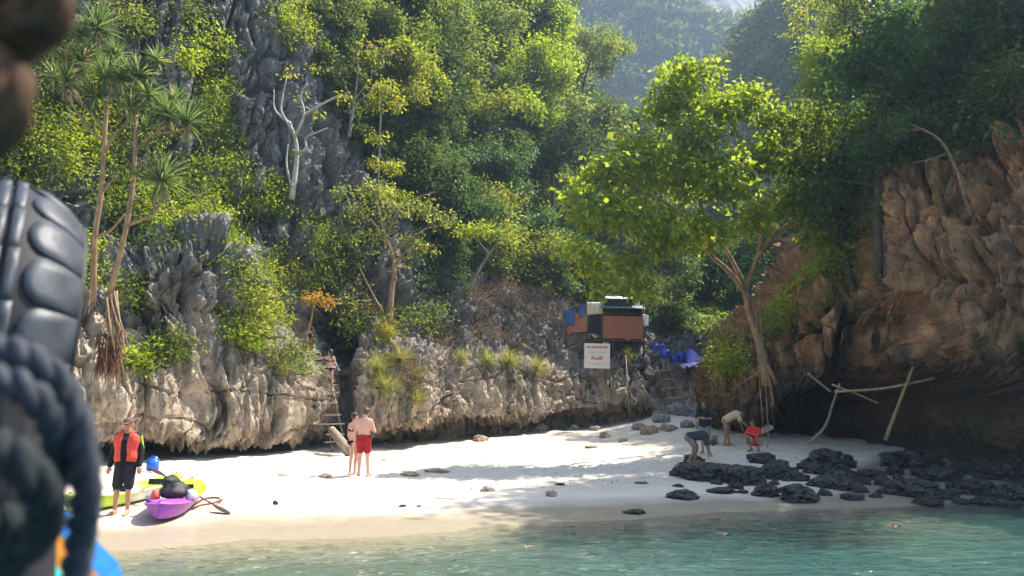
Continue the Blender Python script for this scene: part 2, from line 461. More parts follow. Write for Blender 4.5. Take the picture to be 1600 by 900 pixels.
def rough_rock(G, amp=1.0, flute=1.0, block=1.0, seed=0, dents=(), low=5.0, pit=1.0):
    nrm = blur(normals(G), 8); shp = G.shape[:2]; p = G.reshape(-1, 3); n = nrm.reshape(-1, 3).copy()
    if np.mean(n[:, 1]) > 0: n = -n
    q = p + 0.16 * np.stack((fbm(p * 0.6, 2, seed + 60), fbm(p * 0.6, 2, seed + 61), fbm(p * 0.6, 2, seed + 62)), -1)
    hi = sstep(low - 1.5, low + 1.5, p[:, 2] + 1.5 * noise(p * 0.25, seed + 70))      # blocky above, smoother and waterworn below
    d = 0.75 * fbm(q * 0.26, 3, seed)                                                  # big bulges
    w1, w2, wr = worley(q * np.array((0.7, 0.7, 0.16)), seed + 5)                   # tall pillars
    d = d + block * (0.20 + 0.80 * hi) * (1.0 * (wr - 0.5) - (0.35 + 0.65 * hi) * np.exp(-((w2 - w1) / 0.07) ** 2))
    w1, w2, wr = worley(q * np.array((1.5, 1.5, 0.8)), seed + 6)                      # blocks
    d = d + block * (0.32 + 0.68 * hi) * (0.40 * (wr - 0.5) - 0.30 * np.exp(-((w2 - w1) / 0.07) ** 2))
    zz = q[:, 2] * 1.15 + 1.1 * fbm(q * np.array((0.2, 0.2, 0.1)), 2, seed + 12)       # bedding: each bed leans out, then steps back
    bed = np.floor(zz); fz = zz - bed
    d = d + hi * block * (0.22 * (fz ** 2) + 0.25 * (_hash(bed.astype(np.int64), bed.astype(np.int64) * 0, bed.astype(np.int64) * 0, seed) / 4294967295.0 - 0.5))
    fl = 1 - np.abs(noise(q * np.array((1.7, 1.7, 0.16)), seed + 3)) * 2.4            # rain flutes, sharp edged
    fl2 = 1 - np.abs(noise(q * np.array((4.0, 4.0, 0.4)), seed + 4)) * 2.4
    d = d + flute * ((0.18 + 0.12 * hi) * fl + 0.12 * fl2)
    w1, w2, wr = worley(q * np.array((3.6, 3.6, 1.7)), seed + 8)                       # chips and pits
    d = d + (0.5 + 0.5 * hi) * (0.14 * (wr - 0.5) - 0.10 * np.exp(-((w2 - w1) / 0.12) ** 2))
    hol = worley(q * np.array((0.9, 0.9, 0.6)) + 40, seed + 15)[0]
    d = d - 0.45 * pit * sstep(0.30, 0.10, 1 * hol) if False else d - 0.5 * pit * (1 - sstep(0.08, 0.28, hol))
    d = d + 0.05 * fbm(q * 4.5, 2, seed + 9)
    cr = np.exp(-(noise(q * np.array((0.9, 0.9, 0.10)), seed + 21) / 0.035) ** 2) + 0.7 * np.exp(-(noise(q * np.array((0.25, 0.25, 0.75)), seed + 22) / 0.022) ** 2)   # joints: upright cracks and bedding planes
    d = d - 0.30 * cr
    p = p + n * (d * amp)[:, None]
    for c, rx, rz, dep in dents:
        e = ((p[:, 0] - c[0]) / rx) ** 2 + ((p[:, 2] - c[2]) / rz) ** 2 + ((p[:, 1] - c[1]) / 6) ** 2
        p[:, 1] += dep * np.exp(-e ** 2)
    return p.reshape(*shp, 3)

def rock_object(name, G, mat, label, cols):
    me = mesh_from(name, G.reshape(-1, 3), grid_faces(G.shape[0], G.shape[1])); smooth(me, mat is M_FARROCK)
    paint(me, rock_colors(G.reshape(-1, 3), **cols))
    return tag(obj(name, me, mat), label, kind='structure')

LEFT = [
 (-420, [(800, 18), (705, 18.6), (690, 17), (600, 17), (400, 18), (380, 20), (200, 21), (0, 22), (-400, 24), (-420, 40)]),
 (-120, [(765, 21), (692, 22.5), (680, 20.4), (600, 20), (440, 21), (425, 23), (220, 24), (50, 25), (-350, 27), (-370, 42)]),
 (100,  [(745, 24), (692, 25), (675, 22.9), (590, 22.5), (470, 23.5), (452, 26), (230, 27), (50, 28), (-300, 30), (-320, 46)]),
 (190,  [(738, 25.5), (698, 26.5), (668, 23.8), (580, 23.5), (420, 25), (405, 27.5), (220, 29), (40, 30), (-300, 32), (-320, 48)]),
 (280,  [(732, 27), (696, 28), (676, 25), (560, 24.6), (395, 25.6), (380, 29), (200, 30.5), (20, 31.5), (-300, 34), (-320, 50)]),
 (360,  [(728, 28.7), (692, 30), (686, 26.6), (590, 26.3), (400, 27), (385, 31), (220, 31.6), (60, 32.4), (-280, 35), (-300, 52)]),
 (440,  [(722, 30), (690, 31.5), (682, 28), (610, 27.5), (500, 28.6), (450, 32), (300, 32.8), (120, 33.6), (-260, 37), (-280, 55)]),
 (492,  [(720, 31), (690, 32), (652, 29), (615, 28.6), (570, 29.6), (480, 32.6), (320, 34), (150, 35.5), (-220, 40), (-240, 58)]),
 (525,  [(718, 31.8), (690, 33), (662, 32.2), (620, 32), (575, 32), (480, 33.2), (350, 34.5), (180, 37), (-200, 43), (-220, 60)]),
 (570,  [(712, 31), (688, 32.2), (672, 30.2), (610, 29.6), (545, 31.2), (490, 33.6), (370, 35), (230, 38.5), (-180, 46), (-200, 62)]),
 (640,  [(706, 31.6), (680, 33), (666, 30.6), (610, 30.4), (550, 32), (520, 34.2), (420, 36.5), (300, 40), (-160, 52), (-180, 66)]),
 (700,  [(700, 33.5), (672, 34.5), (658, 32.7), (610, 32.8), (565, 34), (535, 36.5), (455, 39.5), (340, 44), (-140, 58), (-160, 72)]),
 (780,  [(690, 36), (665, 37), (650, 35.2), (612, 35.2), (574, 36), (548, 38.5), (478, 42), (400, 47), (-90, 68), (-100, 82)]),
 (850,  [(684, 38), (660, 38.6), (650, 37.6), (615, 37.6), (580, 38), (553, 40.5), (505, 43), (440, 50), (60, 78), (55, 92)]),
 (920,  [(678, 39.5), (655, 39.6), (640, 39.2), (612, 39.2), (578, 40), (552, 42), (536, 44), (500, 50), (160, 84), (150, 100)]),
 (1000, [(674, 39.5), (650, 39.6), (630, 39.3), (600, 39.5), (566, 40.5), (548, 42.5), (536, 45), (510, 52), (290, 88), (270, 104)]),
 (1032, [(668, 40), (640, 40.4), (622, 41), (600, 41.4), (576, 42), (562, 43.5), (548, 46), (520, 54), (380, 90), (360, 106)]),
 (1070, [(662, 41), (640, 42), (626, 42.4), (612, 42.8), (586, 43.6), (574, 44.8), (560, 47), (530, 56), (420, 90), (400, 106)]),
 (1120, [(658, 42), (640, 43), (628, 43.4), (610, 44), (592, 44.6), (576, 46), (560, 48), (532, 58), (430, 90), (410, 106)]),
 (1250, [(650, 44), (630, 45), (615, 45.4), (600, 46), (580, 46.6), (560, 48), (545, 50), (520, 60), (400, 92), (380, 108)]),
 (1400, [(640, 46), (620, 47), (605, 47.4), (590, 48), (570, 48.6), (550, 50), (530, 52), (500, 62), (350, 94), (330, 108)]),
]
LEFT = [(px_, [(py_, d_ + ((1.0, 1.7)[k_] if k_ < 2 and px_ < 1010 else 0)) for k_, (py_, d_) in enumerate(r_)]) for px_, r_ in LEFT]      # deeper wave-cut notch
GL = loft(LEFT, 40, [14, 14, 34, 64, 22, 60, 70, 90, 8])
dents_l = [(P(490, 525, 31.2), 0.85, 0.95, 5.0), (P(520, 530, 31.6), 0.75, 0.9, 3.5), (P(528, 640, 32), 0.75, 2.0, 1.4),
           (P(345, 640, 27), 0.5, 0.8, 0.8), (P(240, 520, 25), 0.5, 0.9, 0.8)]
fade = np.ones(GL.shape[:2]); 
GL2 = rough_rock(GL, 0.85, 1.3, 1.15, 2, dents_l)
rock_object('cliff', GL2, M_CLIFF, 'tall grey and tan limestone cliff rising behind the beach', C_CLIFF)

RIGHT = [
 (1096, [(668, 40), (650, 40.4), (640, 40.6), (628, 40.8), (618, 41), (610, 41.4), (602, 42), (596, 43), (590, 46), (585, 60)]),
 (1117, [(690, 33), (665, 33.2), (628, 31.4), (606, 31.2), (590, 32), (576, 34), (568, 36), (562, 40), (556, 50), (550, 60)]),
 (1150, [(702, 30.8), (676, 32.4), (642, 30), (600, 29.6), (562, 30.5), (545, 32), (530, 35), (520, 40), (510, 50), (500, 60)]),
 (1200, [(706, 29.8), (676, 32), (650, 29.6), (600, 29.1), (552, 30), (530, 31.5), (510, 34), (490, 38), (460, 48), (450, 60)]),
 (1250, [(708, 28.8), (676, 31.5), (640, 28.6), (570, 28.0), (505, 29), (485, 30.5), (468, 32.5), (430, 36), (350, 44), (300, 56)]),
 (1300, [(710, 27.6), (670, 31.5), (606, 29.8), (560, 27.4), (480, 27.6), (455, 29), (436, 31.0), (372, 35), (190, 45), (60, 60)]),
 (1350, [(712, 26.8), (668, 31.8), (602, 29.6), (560, 26.8), (470, 26.6), (440, 27.6), (414, 28.8), (335, 31.5), (110, 38), (-60, 54)]),
 (1390, [(714, 26.0), (665, 30.5), (600, 28.4), (545, 25.4), (450, 24.2), (340, 24.4), (240, 25.2), (195, 28.5), (100, 36), (40, 52)]),
 (1440, [(718, 25.4), (676, 29), (612, 26.6), (540, 23.5), (440, 22.9), (330, 23.4), (230, 24.2), (140, 27), (40, 33.5), (0, 50)]),
 (1520, [(726, 24), (690, 26.5), (630, 24.5), (550, 22), (440, 21.5), (330, 22.2), (215, 23.4), (90, 26), (-20, 31.5), (-60, 48)]),
 (1600, [(735, 22.5), (698, 24), (648, 22.6), (560, 20.8), (440, 20.3), (310, 20.8), (190, 22.2), (10, 24.5), (-230, 29), (-250, 44)]),
 (1700, [(748, 20.8), (712, 21.6), (668, 20.6), (560, 19.2), (440, 18.7), (300, 19.4), (170, 21), (-20, 23.5), (-260, 28), (-280, 43)]),
 (1950, [(775, 18), (730, 18.5), (680, 17.6), (560, 16.6), (440, 16.4), (280, 17.4), (140, 19), (-60, 21.5), (-300, 26), (-320, 40)]),
 (2300, [(810, 15.5), (740, 16), (690, 15), (560, 14.4), (440, 14.4), (260, 15.4), (110, 17), (-100, 20), (-340, 24), (-360, 36)]),
]
RIGHT = [(px_, [(r_[0][0] + 45, r_[0][1])] + r_[1:]) for px_, r_ in RIGHT]
RIGHT = [(px_, [(py_, d_ + (0.9 if 1110 < px_ < 1270 and k_ < 4 else 0)) for k_, (py_, d_) in enumerate(r_)]) for px_, r_ in RIGHT]
GR = loft(RIGHT, 40, [14, 24, 26, 50, 42, 40, 36, 34, 8])
dents_r = [(P(1345, 642, 28.5), 1.7, 1.05, 4.5), (P(1560, 650, 23.5), 2.2, 1.1, 3.0), (P(1440, 655, 26), 1.6, .9, 2.5), (P(1355, 545, 26.5), 0.7, 1.2, 1.6), (P(1262, 650, 29), .7, .8, 1.5)]
GR2 = rough_rock(GR, 0.66, 1.9, 1.25, 40, dents_r)
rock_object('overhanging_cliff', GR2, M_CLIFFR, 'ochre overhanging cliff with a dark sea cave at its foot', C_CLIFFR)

# ---- far hills
def hill(name, stations, seg, mat, label, amp, seed, nu=14):
    G = loft(stations, nu, seg); n = normals(G)
    p = G.reshape(-1, 3); d = amp * (fbm(p * 0.03, 4, seed) + 0.5 * ridged(p * np.array((0.06, 0.06, 0.02)), 3, seed + 4))
    p = p + np.array((0, -1, 0.3)) * d[:, None]
    G = p.reshape(G.shape); rock_object(name, G, mat, label, C_FAR); return G
MT = [(500, [(640, 217), (300, 240), (0, 287), (-110, 318), (-115, 403)]), (800, [(640, 217), (260, 245), (0, 287), (-110, 318), (-115, 403)]),
      (1000, [(640, 220), (240, 248), (20, 282), (-100, 318), (-105, 403)]), (1110, [(640, 220), (250, 248), (70, 282), (-50, 318), (-55, 403)]),
      (1185, [(640, 225), (280, 254), (120, 282), (8, 318), (3, 403)]), (1260, [(640, 232), (320, 254), (200, 282), (60, 318), (50, 403)]), (1500, [(640, 232), (400, 254), (300, 282), (200, 318), (190, 403)])]
GM = hill('mountain', MT, [30, 40, 30, 6], M_FARROCK, 'distant blue hazy limestone mountain above the valley', 3.5, 70)
H2 = [(900, [(640, 90), (560, 100), (470, 115), (400, 125), (390, 150)]), (1010, [(640, 90), (520, 100), (380, 120), (300, 135), (290, 160)]),
      (1100, [(640, 90), (480, 100), (300, 120), (175, 140), (165, 170)]), (1180, [(640, 90), (440, 100), (230, 122), (75, 145), (65, 180)]),
      (1230, [(640, 90), (420, 100), (190, 122), (20, 148), (10, 180)]), (1300, [(640, 88), (400, 98), (120, 120), (-90, 146), (-100, 180)]),
      (1420, [(640, 84), (380, 94), (60, 115), (-200, 140), (-210, 175)]), (1700, [(640, 80), (360, 90), (40, 110), (-240, 135), (-250, 170)]), (2100, [(640, 76), (360, 86), (40, 105), (-240, 130), (-250, 160)])]
GH = hill('hill', H2, [24, 30, 30, 6], M_FARROCK, 'steep jungle covered hill closing the valley', 2.5, 80)

# ================================================================== plants
rng = np.random.default_rng(11)
rnd = random.Random(5)

def leaf_material(name, stops, trans=0.5, rough=0.56, glow=2.3, spec=0.16):
    t = NT(name)
    v = t.attr('v')[2]; oi = t.node('ShaderNodeObjectInfo')
    f = t.math('ADD', v, t.math('MULTIPLY', t.math('SUBTRACT', oi.outputs['Random'], 0.5), 0.35), clamp=True)
    c = t.ramp(f, stops)
    t.final(c, rough, None, spec)
    hs = t.node('ShaderNodeHueSaturation', Hue=0.488, Saturation=1.1, Value=glow, Color=c)
    tr = t.node('ShaderNodeBsdfTranslucent', Color=hs.outputs[0])
    mx = t.node('ShaderNodeMixShader', Fac=trans)
    t.set(mx.inputs[1], t.b.outputs[0]); t.set(mx.inputs[2], tr.outputs[0]); t.set(t.out.inputs['Surface'], mx.outputs[0])
    return t.m
LM = {
 'mid':    leaf_material('leaf_mid', [(0, (0.049, 0.076, 0.014)), (0.5, (0.104, 0.143, 0.024)), (0.9, (0.183, 0.201, 0.035)), (1, (0.244, 0.191, 0.050))]),
 'bright': leaf_material('leaf_bright', [(0, (0.080, 0.122, 0.016)), (0.5, (0.150, 0.208, 0.026)), (1, (0.25, 0.285, 0.045))], 0.55),
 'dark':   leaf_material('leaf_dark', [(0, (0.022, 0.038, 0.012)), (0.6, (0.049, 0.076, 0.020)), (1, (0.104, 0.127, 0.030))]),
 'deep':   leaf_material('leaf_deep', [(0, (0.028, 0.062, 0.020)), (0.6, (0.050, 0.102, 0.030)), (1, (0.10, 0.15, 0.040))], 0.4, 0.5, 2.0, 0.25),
 'yellow': leaf_material('leaf_yellow', [(0, (0.085, 0.13, 0.02)), (0.5, (0.175, 0.22, 0.03)), (0.85, (0.26, 0.27, 0.045)), (1, (0.34, 0.24, 0.04))]),
 'orange': leaf_material('leaf_orange', [(0, (0.20, 0.15, 0.025)), (0.5, (0.38, 0.24, 0.04)), (1, (0.45, 0.30, 0.06))], 0.4, 0.5, 1.4),
 'dry':    leaf_material('leaf_dry', [(0, (0.10, 0.075, 0.05)), (0.5, (0.22, 0.165, 0.11)), (0.85, (0.30, 0.24, 0.15)), (1, (0.13, 0.15, 0.05))], 0.2, 0.7, 1.3),
 'olive': leaf_material('leaf_olive', [(0, (0.05, 0.075, 0.018)), (0.5, (0.11, 0.15, 0.03)), (1, (0.21, 0.22, 0.06))]),
 'grass':  leaf_material('leaf_grass', [(0, (0.085, 0.117, 0.020)), (0.5, (0.171, 0.191, 0.040)), (1, (0.342, 0.233, 0.090))]),
 'pandan': leaf_material('leaf_pandan', [(0, (0.055, 0.095, 0.028)), (0.6, (0.11, 0.165, 0.05)), (0.92, (0.20, 0.23, 0.08)), (1, (0.34, 0.25, 0.11))], 0.4, 0.33, 2.2),
 'far':    leaf_material('leaf_far', [(0, (0.027, 0.048, 0.015)), (0.5, (0.061, 0.090, 0.022)), (1, (0.134, 0.148, 0.035))], 0.3, 0.8, 2.0, 0.05),
}
def bark_material(name, a, b):
    t = NT(name); p = t.obpos((1, 1, 0.35)); n = t.noise(p, 7, 5, 0.65); 
    c = t.mix(t.maprange(n, 0.3, 0.7), a, b)
    return t.final(c, 0.9, t.bump(n, 0.03, 0.9), 0.15)
BM = {'tan': bark_material('bark_tan', (0.16, 0.10, 0.055), (0.36, 0.25, 0.15)), 'grey': bark_material('bark_grey', (0.12, 0.105, 0.09), (0.30, 0.275, 0.24)),
      'dark': bark_material('bark_dark', (0.05, 0.04, 0.03), (0.13, 0.10, 0.075)), 'white': bark_material('bark_white', (0.28, 0.24, 0.20), (0.55, 0.49, 0.42)),
      'brown': bark_material('bark_brown', (0.15, 0.075, 0.035), (0.32, 0.17, 0.08))}

def unit(v):
    return v / (np.linalg.norm(v, axis=-1, keepdims=True) + 1e-9)

def leaf_arrays(c, tip, nrm, size, width=0.5, fold=0.25):
    """diamond leaves folded along the midrib; c: leaf base points"""
    tip = unit(tip); side = unit(np.cross(tip, nrm)); up = np.cross(side, tip)
    s = np.asarray(size)[:, None]
    base = c; mid = c + tip * s * 0.45
    l = mid + side * s * width * 0.5 + up * s * fold * 0.35
    r = mid - side * s * width * 0.5 + up * s * fold * 0.35
    end = c + tip * s - up * s * 0.10
    V = np.stack((base, r, end, l), 1).reshape(-1, 3)
    k = np.arange(len(c))[:, None] * 4
    F = np.concatenate((k + np.array((0, 1, 2)), k + np.array((0, 2, 3))), 1).reshape(-1, 3)
    return V, F

def leaf_mesh(name, c, tip, nrm, size, width=0.5, fold=0.3, vals=None):
    V, F = leaf_arrays(c, tip, nrm, size, width, fold)
    me = mesh_from(name, V, F)
    if vals is None: vals = rng.random(len(c))
    me.attributes.new('v', 'FLOAT', 'FACE').data.foreach_set('value', np.repeat(vals, 2).astype(np.float32))
    return me

def rand_dirs(n, g=None):
    g = g or rng; return unit(g.normal(size=(n, 3)))

def spray(centers, per, spread, size, droop=0.35, jitter=0.3, outward=None, g=None):
    """leaf positions around twig ends: (base, tip direction, normal, size)"""
    g = g or rng; n = len(centers) * per
    cc = np.repeat(centers, per, 0)
    off = g.normal(size=(n, 3)) * spread * np.array((1, 1, 0.7))
    tip = rand_dirs(n, g) * 0.8 + unit(off) * 0.8 + np.array((0, 0, -droop))
    nrm = rand_dirs(n, g) * 0.7 + np.array((0, 0, 1.0))
    return cc + off, tip, nrm, size * (1 + jitter * g.normal(size=n)).clip(0.4, 1.8)

# ---- surfaces the plants grow on
class Surf:
    def __init__(s, G):
        s.p = G.reshape(-1, 3); n = normals(G).reshape(-1, 3)
        if np.mean(n[:, 1]) > 0: n = -n
        s.n = n; s.px, s.py = proj(s.p)
    def at(s, px, py):
        d = (s.px - px) ** 2 + (s.py - py) ** 2; d = np.where(s.p[:, 1] < 4, 1e9, d)
        near = np.nonzero(d < max(d.min() * 2 + 9, 40))[0]
        return s.p[near[np.argmin(s.p[near, 1])]]
    def pick(s, cx, cy, rx, ry, n, g=None):
        e = ((s.px - cx) / rx) ** 2 + ((s.py - cy) / ry) ** 2
        ids = np.nonzero((e < 1))[0]
        if len(ids) == 0: return np.zeros((0, 3)), np.zeros((0, 3))
        # keep what faces the sea side: nearest sheet only
        w = np.exp(-1.2 * e[ids]); w /= w.sum()
        k = (g or rng).choice(ids, n, p=w)
        return s.p[k], s.n[k]
SL = Surf(GL2); SR = Surf(GR2); SM = Surf(GM); SH = Surf(GH)

def twig_mesh(rootp, ends, rad=0.02, n=5, sag=0.15):
    mb = MB()
    for e in ends:
        a = Vector(rootp) + Vector((rnd.uniform(-.15, .15), rnd.uniform(-.15, .15), rnd.uniform(-.1, .1))); b = Vector(e)
        m = (a + b) / 2 + Vector((rnd.uniform(-1, 1), rnd.uniform(-1, 1), rnd.uniform(0, 1))) * sag * (b - a).length
        pts = curve_pts([a, m, b], 5); mb.tube(pts, [rad * (1 - 0.75 * i / 4) for i in range(5)], n, cap=False)
    return mb.mesh('stem')

def cliff_shrub(name, label, cat, cx, cy, rx, ry, n, pal, size=0.13, surf=None, out=0.5, per=14, spread=0.2, droop=0.35, bark='dark', group=None, width=0.55, vine=False):
    """a bush or creeper that roots on a rock face; the rock is looked up where the photo shows it"""
    s = surf or SL
    root = thing(name, label, cat, group=group)
    nc = max(4, n // per)
    p, nn = s.pick(cx, cy, rx, ry, nc)
    if len(p) == 0: print('no surface for', label); p = np.array([P(cx, cy, 30)]); nn = np.array([[0, -1, 0.]])
    lump = 0.6 + 0.9 * np.clip(fbm(p * 0.9, 2, 5) + 0.3, 0, 1)          # tufted, not an even coat
    off = nn * (0.08 + out * rng.random((len(p), 1)) ** 1.3 * lump[:, None]) + np.array((0, -0.1, 0.12)) * out
    c = p + off
    b, tip, nr, sz = spray(c, per, spread, size, droop)
    tip = tip + np.repeat(nn, per, 0) * 0.5
    base = np.median(p, 0); root.location = base
    vals = np.clip(0.5 + 0.28 * np.repeat(fbm(c * 0.7, 2, 9), per) + 0.2 * rng.normal(size=len(b)), 0, 1)
    obj('foliage', leaf_mesh('foliage', b - base, tip, nr, sz, width, 0.3, vals), LM[pal], root)
    k = rng.choice(len(c), min(len(c), 26), replace=False)
    mb = MB()
    for i in k:
        a = Vector(p[i] - nn[i] * 0.1 - base) - Vector((0, 0, 0.35 * rnd.random())); e = Vector(c[i] - base)
        if vine: a = e + Vector((rnd.uniform(-.15, .15), -0.02, rnd.uniform(0.5, 1.4)))
        m = (a + e) / 2 + Vector((rnd.uniform(-.15, .15), rnd.uniform(-.1, .05), rnd.uniform(-.05, .15)))
        mb.tube(curve_pts([a, m, e], 4), [0.022, 0.018, 0.013, 0.008], 4, cap=False)
    obj('stem', mb.mesh('stem'), BM[bark], root)['kind'] = 'stuff'
    return root

# ---- generic trees
def branch_tree(g, trunk, nlimb, reach, up=0.5, r0=0.12, levels=2, wig=0.18):
    """tapered trunk through control points and limbs; returns MB and twig ends"""
    mb = MB(); ends = []
    tp = curve_pts(trunk, 14); rad = [r0 * (1 - 0.62 * i / 13) for i in range(14)]
    mb.tube(tp, rad, 8)
    def grow(p, d, L, r, lev):
        pts = [p]; q = p.copy(); dd = d.copy(); n = 5
        for i in range(n):
            dd = unit(dd + g.normal(size=3) * wig + np.array((0, 0, 0.04))); q = q + dd * L / n; pts.append(q)
        mb.tube(curve_pts(pts, 7), [r * (1 - 0.65 * i / 6) for i in range(7)], 6 if lev else 5, cap=False)
        if lev > 0:
            for k in range(3):
                i = g.integers(2, n + 1); nd = unit(dd + g.normal(size=3) * 0.75 + np.array((0, 0, 0.12)))
                grow(pts[i], nd, L * g.uniform(0.5, 0.75), r * 0.5, lev - 1)
        else: ends.append(pts[-1]); ends.append(pts[-2])
        if lev > 0: ends.append(pts[-1])
    for k in range(nlimb):
        i = int(g.integers(6, 14)); a = 2 * math.pi * (k + g.random() * 0.8) / nlimb
        d = unit(np.array((math.cos(a), math.sin(a), up + 0.5 * g.random())))
        grow(tp[i], d, reach * g.uniform(0.7, 1.15), rad[i] * 0.6, levels)
    return mb, np.array(ends)

def tree_variant(seed, H=4.0, reach=2.0, nleaf=7000, size=0.2, spread=0.32, nlimb=7, flat=1.0, droop=0.35, up=0.45, lumps=True):
    g = np.random.default_rng(seed)
    tr = [(0, 0, -0.4), (0.1 * g.normal(), 0.1 * g.normal(), H * 0.35), (0.25 * g.normal(), 0.25 * g.normal(), H * 0.7), (0.3 * g.normal(), 0.3 * g.normal(), H)]
    mb, ends = branch_tree(g, tr, nlimb, reach, up, 0.05 + 0.02 * H, 2)
    ends = ends * np.array((1, 1, flat)) + np.array((0, 0, (1 - flat) * H * 0.6))
    per = max(3, nleaf // len(ends))
    b, t, n, s = spray(ends, per, spread, size, droop, g=g)
    cen = ends.mean(0); vals = np.clip(0.5 + 0.3 * np.repeat(fbm(ends * 0.8 + seed, 2, seed), per) + 0.18 * g.normal(size=len(b)), 0, 1)
    return leaf_mesh('crown', b, t, n, s, 0.55, 0.3, vals), mb.mesh('trunk')

VAR = [tree_variant(100 + i, H, rc, nl, sz, sp, nlb, fl) for i, (H, rc, nl, sz, sp, nlb, fl) in enumerate([
    (3.6, 2.1, 9000, 0.20, 0.34, 8, 0.9), (4.4, 1.7, 8000, 0.18, 0.30, 8, 1.0), (2.6, 2.0, 8500, 0.22, 0.36, 9, 0.75), (5.2, 1.5, 7500, 0.17, 0.30, 9, 1.05), (2.2, 1.5, 6500, 0.16, 0.28, 8, 0.9)])]
def place_tree(name, label, cat, loc, var, scale, pal, bark='dark', rz=None, group=None, tilt=0.0):
    root = thing(name, label, cat, loc, (tilt * rnd.uniform(-1, 1), tilt * rnd.uniform(-1, 1), rnd.uniform(0, 6.28) if rz is None else rz), group)
    root.scale = (scale,) * 3
    for nm, me, m in (('crown', VAR[var][0], LM[pal]), ('trunk', VAR[var][1], BM[bark])):
        if me.materials and me.materials[0] != m:
            o = bpy.data.objects.new(nm, me); COL.objects.link(o)
            o.material_slots[0].link = 'OBJECT'; o.material_slots[0].material = m
        else: o = obj(nm, me, m)
        o.parent = root
    return root

# ---- masses nobody could count: clumps instanced on points
def clump(name, n, radius, size, mat, seed, flat=0.75):
    g = np.random.default_rng(seed); d = rand_dirs(n, g); d[:, 2] = np.abs(d[:, 2]) - 0.25
    c = d * radius * (g.random((n, 1)) ** 0.45) * np.array((1, 1, flat))
    me = leaf_mesh(name, c, d + rand_dirs(n, g) * 0.7 + np.array((0, 0, -0.3)), d + rand_dirs(n, g) * 0.6 + np.array((0, 0, 0.6)), size * g.uniform(0.7, 1.3, n), 0.55, 0.3,
                   np.clip(0.5 + 0.25 * g.normal(size=n), 0, 1))
    o = bpy.data.objects.new(name, me); me.materials.append(mat); return o

def clump_set(name, specs):
    c = bpy.data.collections.new(name)
    for i, s in enumerate(specs): c.objects.link(clump('%s_clump' % name, *s, seed=300 + i))
    return c

def scatter(name, label, pts, scale, coll, seed=0):
    g = np.random.default_rng(seed); n = len(pts); me = bpy.data.meshes.new(name)
    me.vertices.add(n); me.vertices.foreach_set('co', np.asarray(pts, np.float32).ravel())
    rot = np.stack((g.normal(size=n) * 0.35, g.normal(size=n) * 0.35, g.random(n) * 6.283), -1).astype(np.float32)
    me.attributes.new('rot', 'FLOAT_VECTOR', 'POINT').data.foreach_set('vector', rot.ravel())
    me.attributes.new('scl', 'FLOAT', 'POINT').data.foreach_set('value', np.asarray(scale, np.float32))
    me.attributes.new('idx', 'INT', 'POINT').data.foreach_set('value', g.integers(0, 99, n).astype(np.int32))
    o = obj(name, me); tag(o, label, kind='stuff')
    ng = bpy.data.node_groups.new('scatter_' + name, 'GeometryNodeTree')
    ng.interface.new_socket('Geometry', in_out='INPUT', socket_type='NodeSocketGeometry'); ng.interface.new_socket('Geometry', in_out='OUTPUT', socket_type='NodeSocketGeometry')
    gi = ng.nodes.new('NodeGroupInput'); go = ng.nodes.new('NodeGroupOutput'); ip = ng.nodes.new('GeometryNodeInstanceOnPoints')
    ci = ng.nodes.new('GeometryNodeCollectionInfo'); ci.inputs['Collection'].default_value = coll; ci.inputs['Separate Children'].default_value = True; ci.inputs['Reset Children'].default_value = True
    def na(nm, ty):
        q = ng.nodes.new('GeometryNodeInputNamedAttribute'); q.data_type = ty; q.inputs['Name'].default_value = nm; return q.outputs[0]
    L = ng.links.new
    L(gi.outputs[0], ip.inputs['Points']); L(ci.outputs[0], ip.inputs['Instance']); ip.inputs['Pick Instance'].default_value = True
    L(na('idx', 'INT'), ip.inputs['Instance Index']); L(na('rot', 'FLOAT_VECTOR'), ip.inputs['Rotation']); L(na('scl', 'FLOAT'), ip.inputs['Scale']); L(ip.outputs[0], go.inputs[0])
    o.modifiers.new('scatter', 'NODES').node_group = ng
    return o

CL_NEAR = clump_set('undergrowth', [(150, 0.75, 0.17, LM['dark']), (150, 0.7, 0.17, LM['mid']), (140, 0.8, 0.2, LM['deep']), (150, 0.7, 0.16, LM['olive'])])
CL_FAR = clump_set('canopy', [(150, 2.4, 0.75, LM['far']), (150, 2.2, 0.7, LM['far']), (150, 2.6, 0.8, LM['far'])])

def surf_points(s, mask, n, out, seed):
    g = np.random.default_rng(seed); ids = np.nonzero(mask)[0]; k = g.choice(ids, n)
    return s.p[k] + s.n[k] * (out * g.random((n, 1))) + g.normal(size=(n, 3)) * 0.12, s.p[k]

# jungle hillside behind the beach
hx, hy, hp = SL.px, SL.py, SL.p
line = np.interp(hx, [470, 500, 545, 600, 640, 700, 760, 820, 900, 1000, 1120, 1400], [-20, 120, 215, 280, 330, 400, 420, 440, 470, 505, 520, 520])   # below this the rock is bare
jung = (hx > 470) & (hx < 1420) & (hy < line) & (hy > -260) & (noise(hp * 0.35, 77) > -0.55)
w, _ = surf_points(SL, jung, 5200, 0.5, 1)
dist = w[:, 1]
scatter('undergrowth', 'dense green undergrowth matting the jungle hillside', w, (0.75 + 0.6 * rng.random(len(w))) * np.clip(dist / 45, 0.8, 1.6), CL_NEAR, 2)
mk = (SH.py < 560) & (SH.px < 1500)
w, _ = surf_points(SH, mk, 3600, 2.5, 3)
scatter('forest', 'hazy green forest covering the steep hill', w, 0.8 + 0.7 * rng.random(len(w)), CL_FAR, 4)
bare = noise(SM.p * np.array((0.02, 0.02, 0.008)), 55)
mk = (SM.py < 430) & (bare < 0.22) & (SM.px > 700) & (SM.px < 1350)
w, _ = surf_points(SM, mk, 3400, 3.0, 5)
scatter('woodland', 'blue hazy woodland clinging to the distant mountain', w, 2.0 + 1.6 * rng.random(len(w)), CL_FAR, 6)

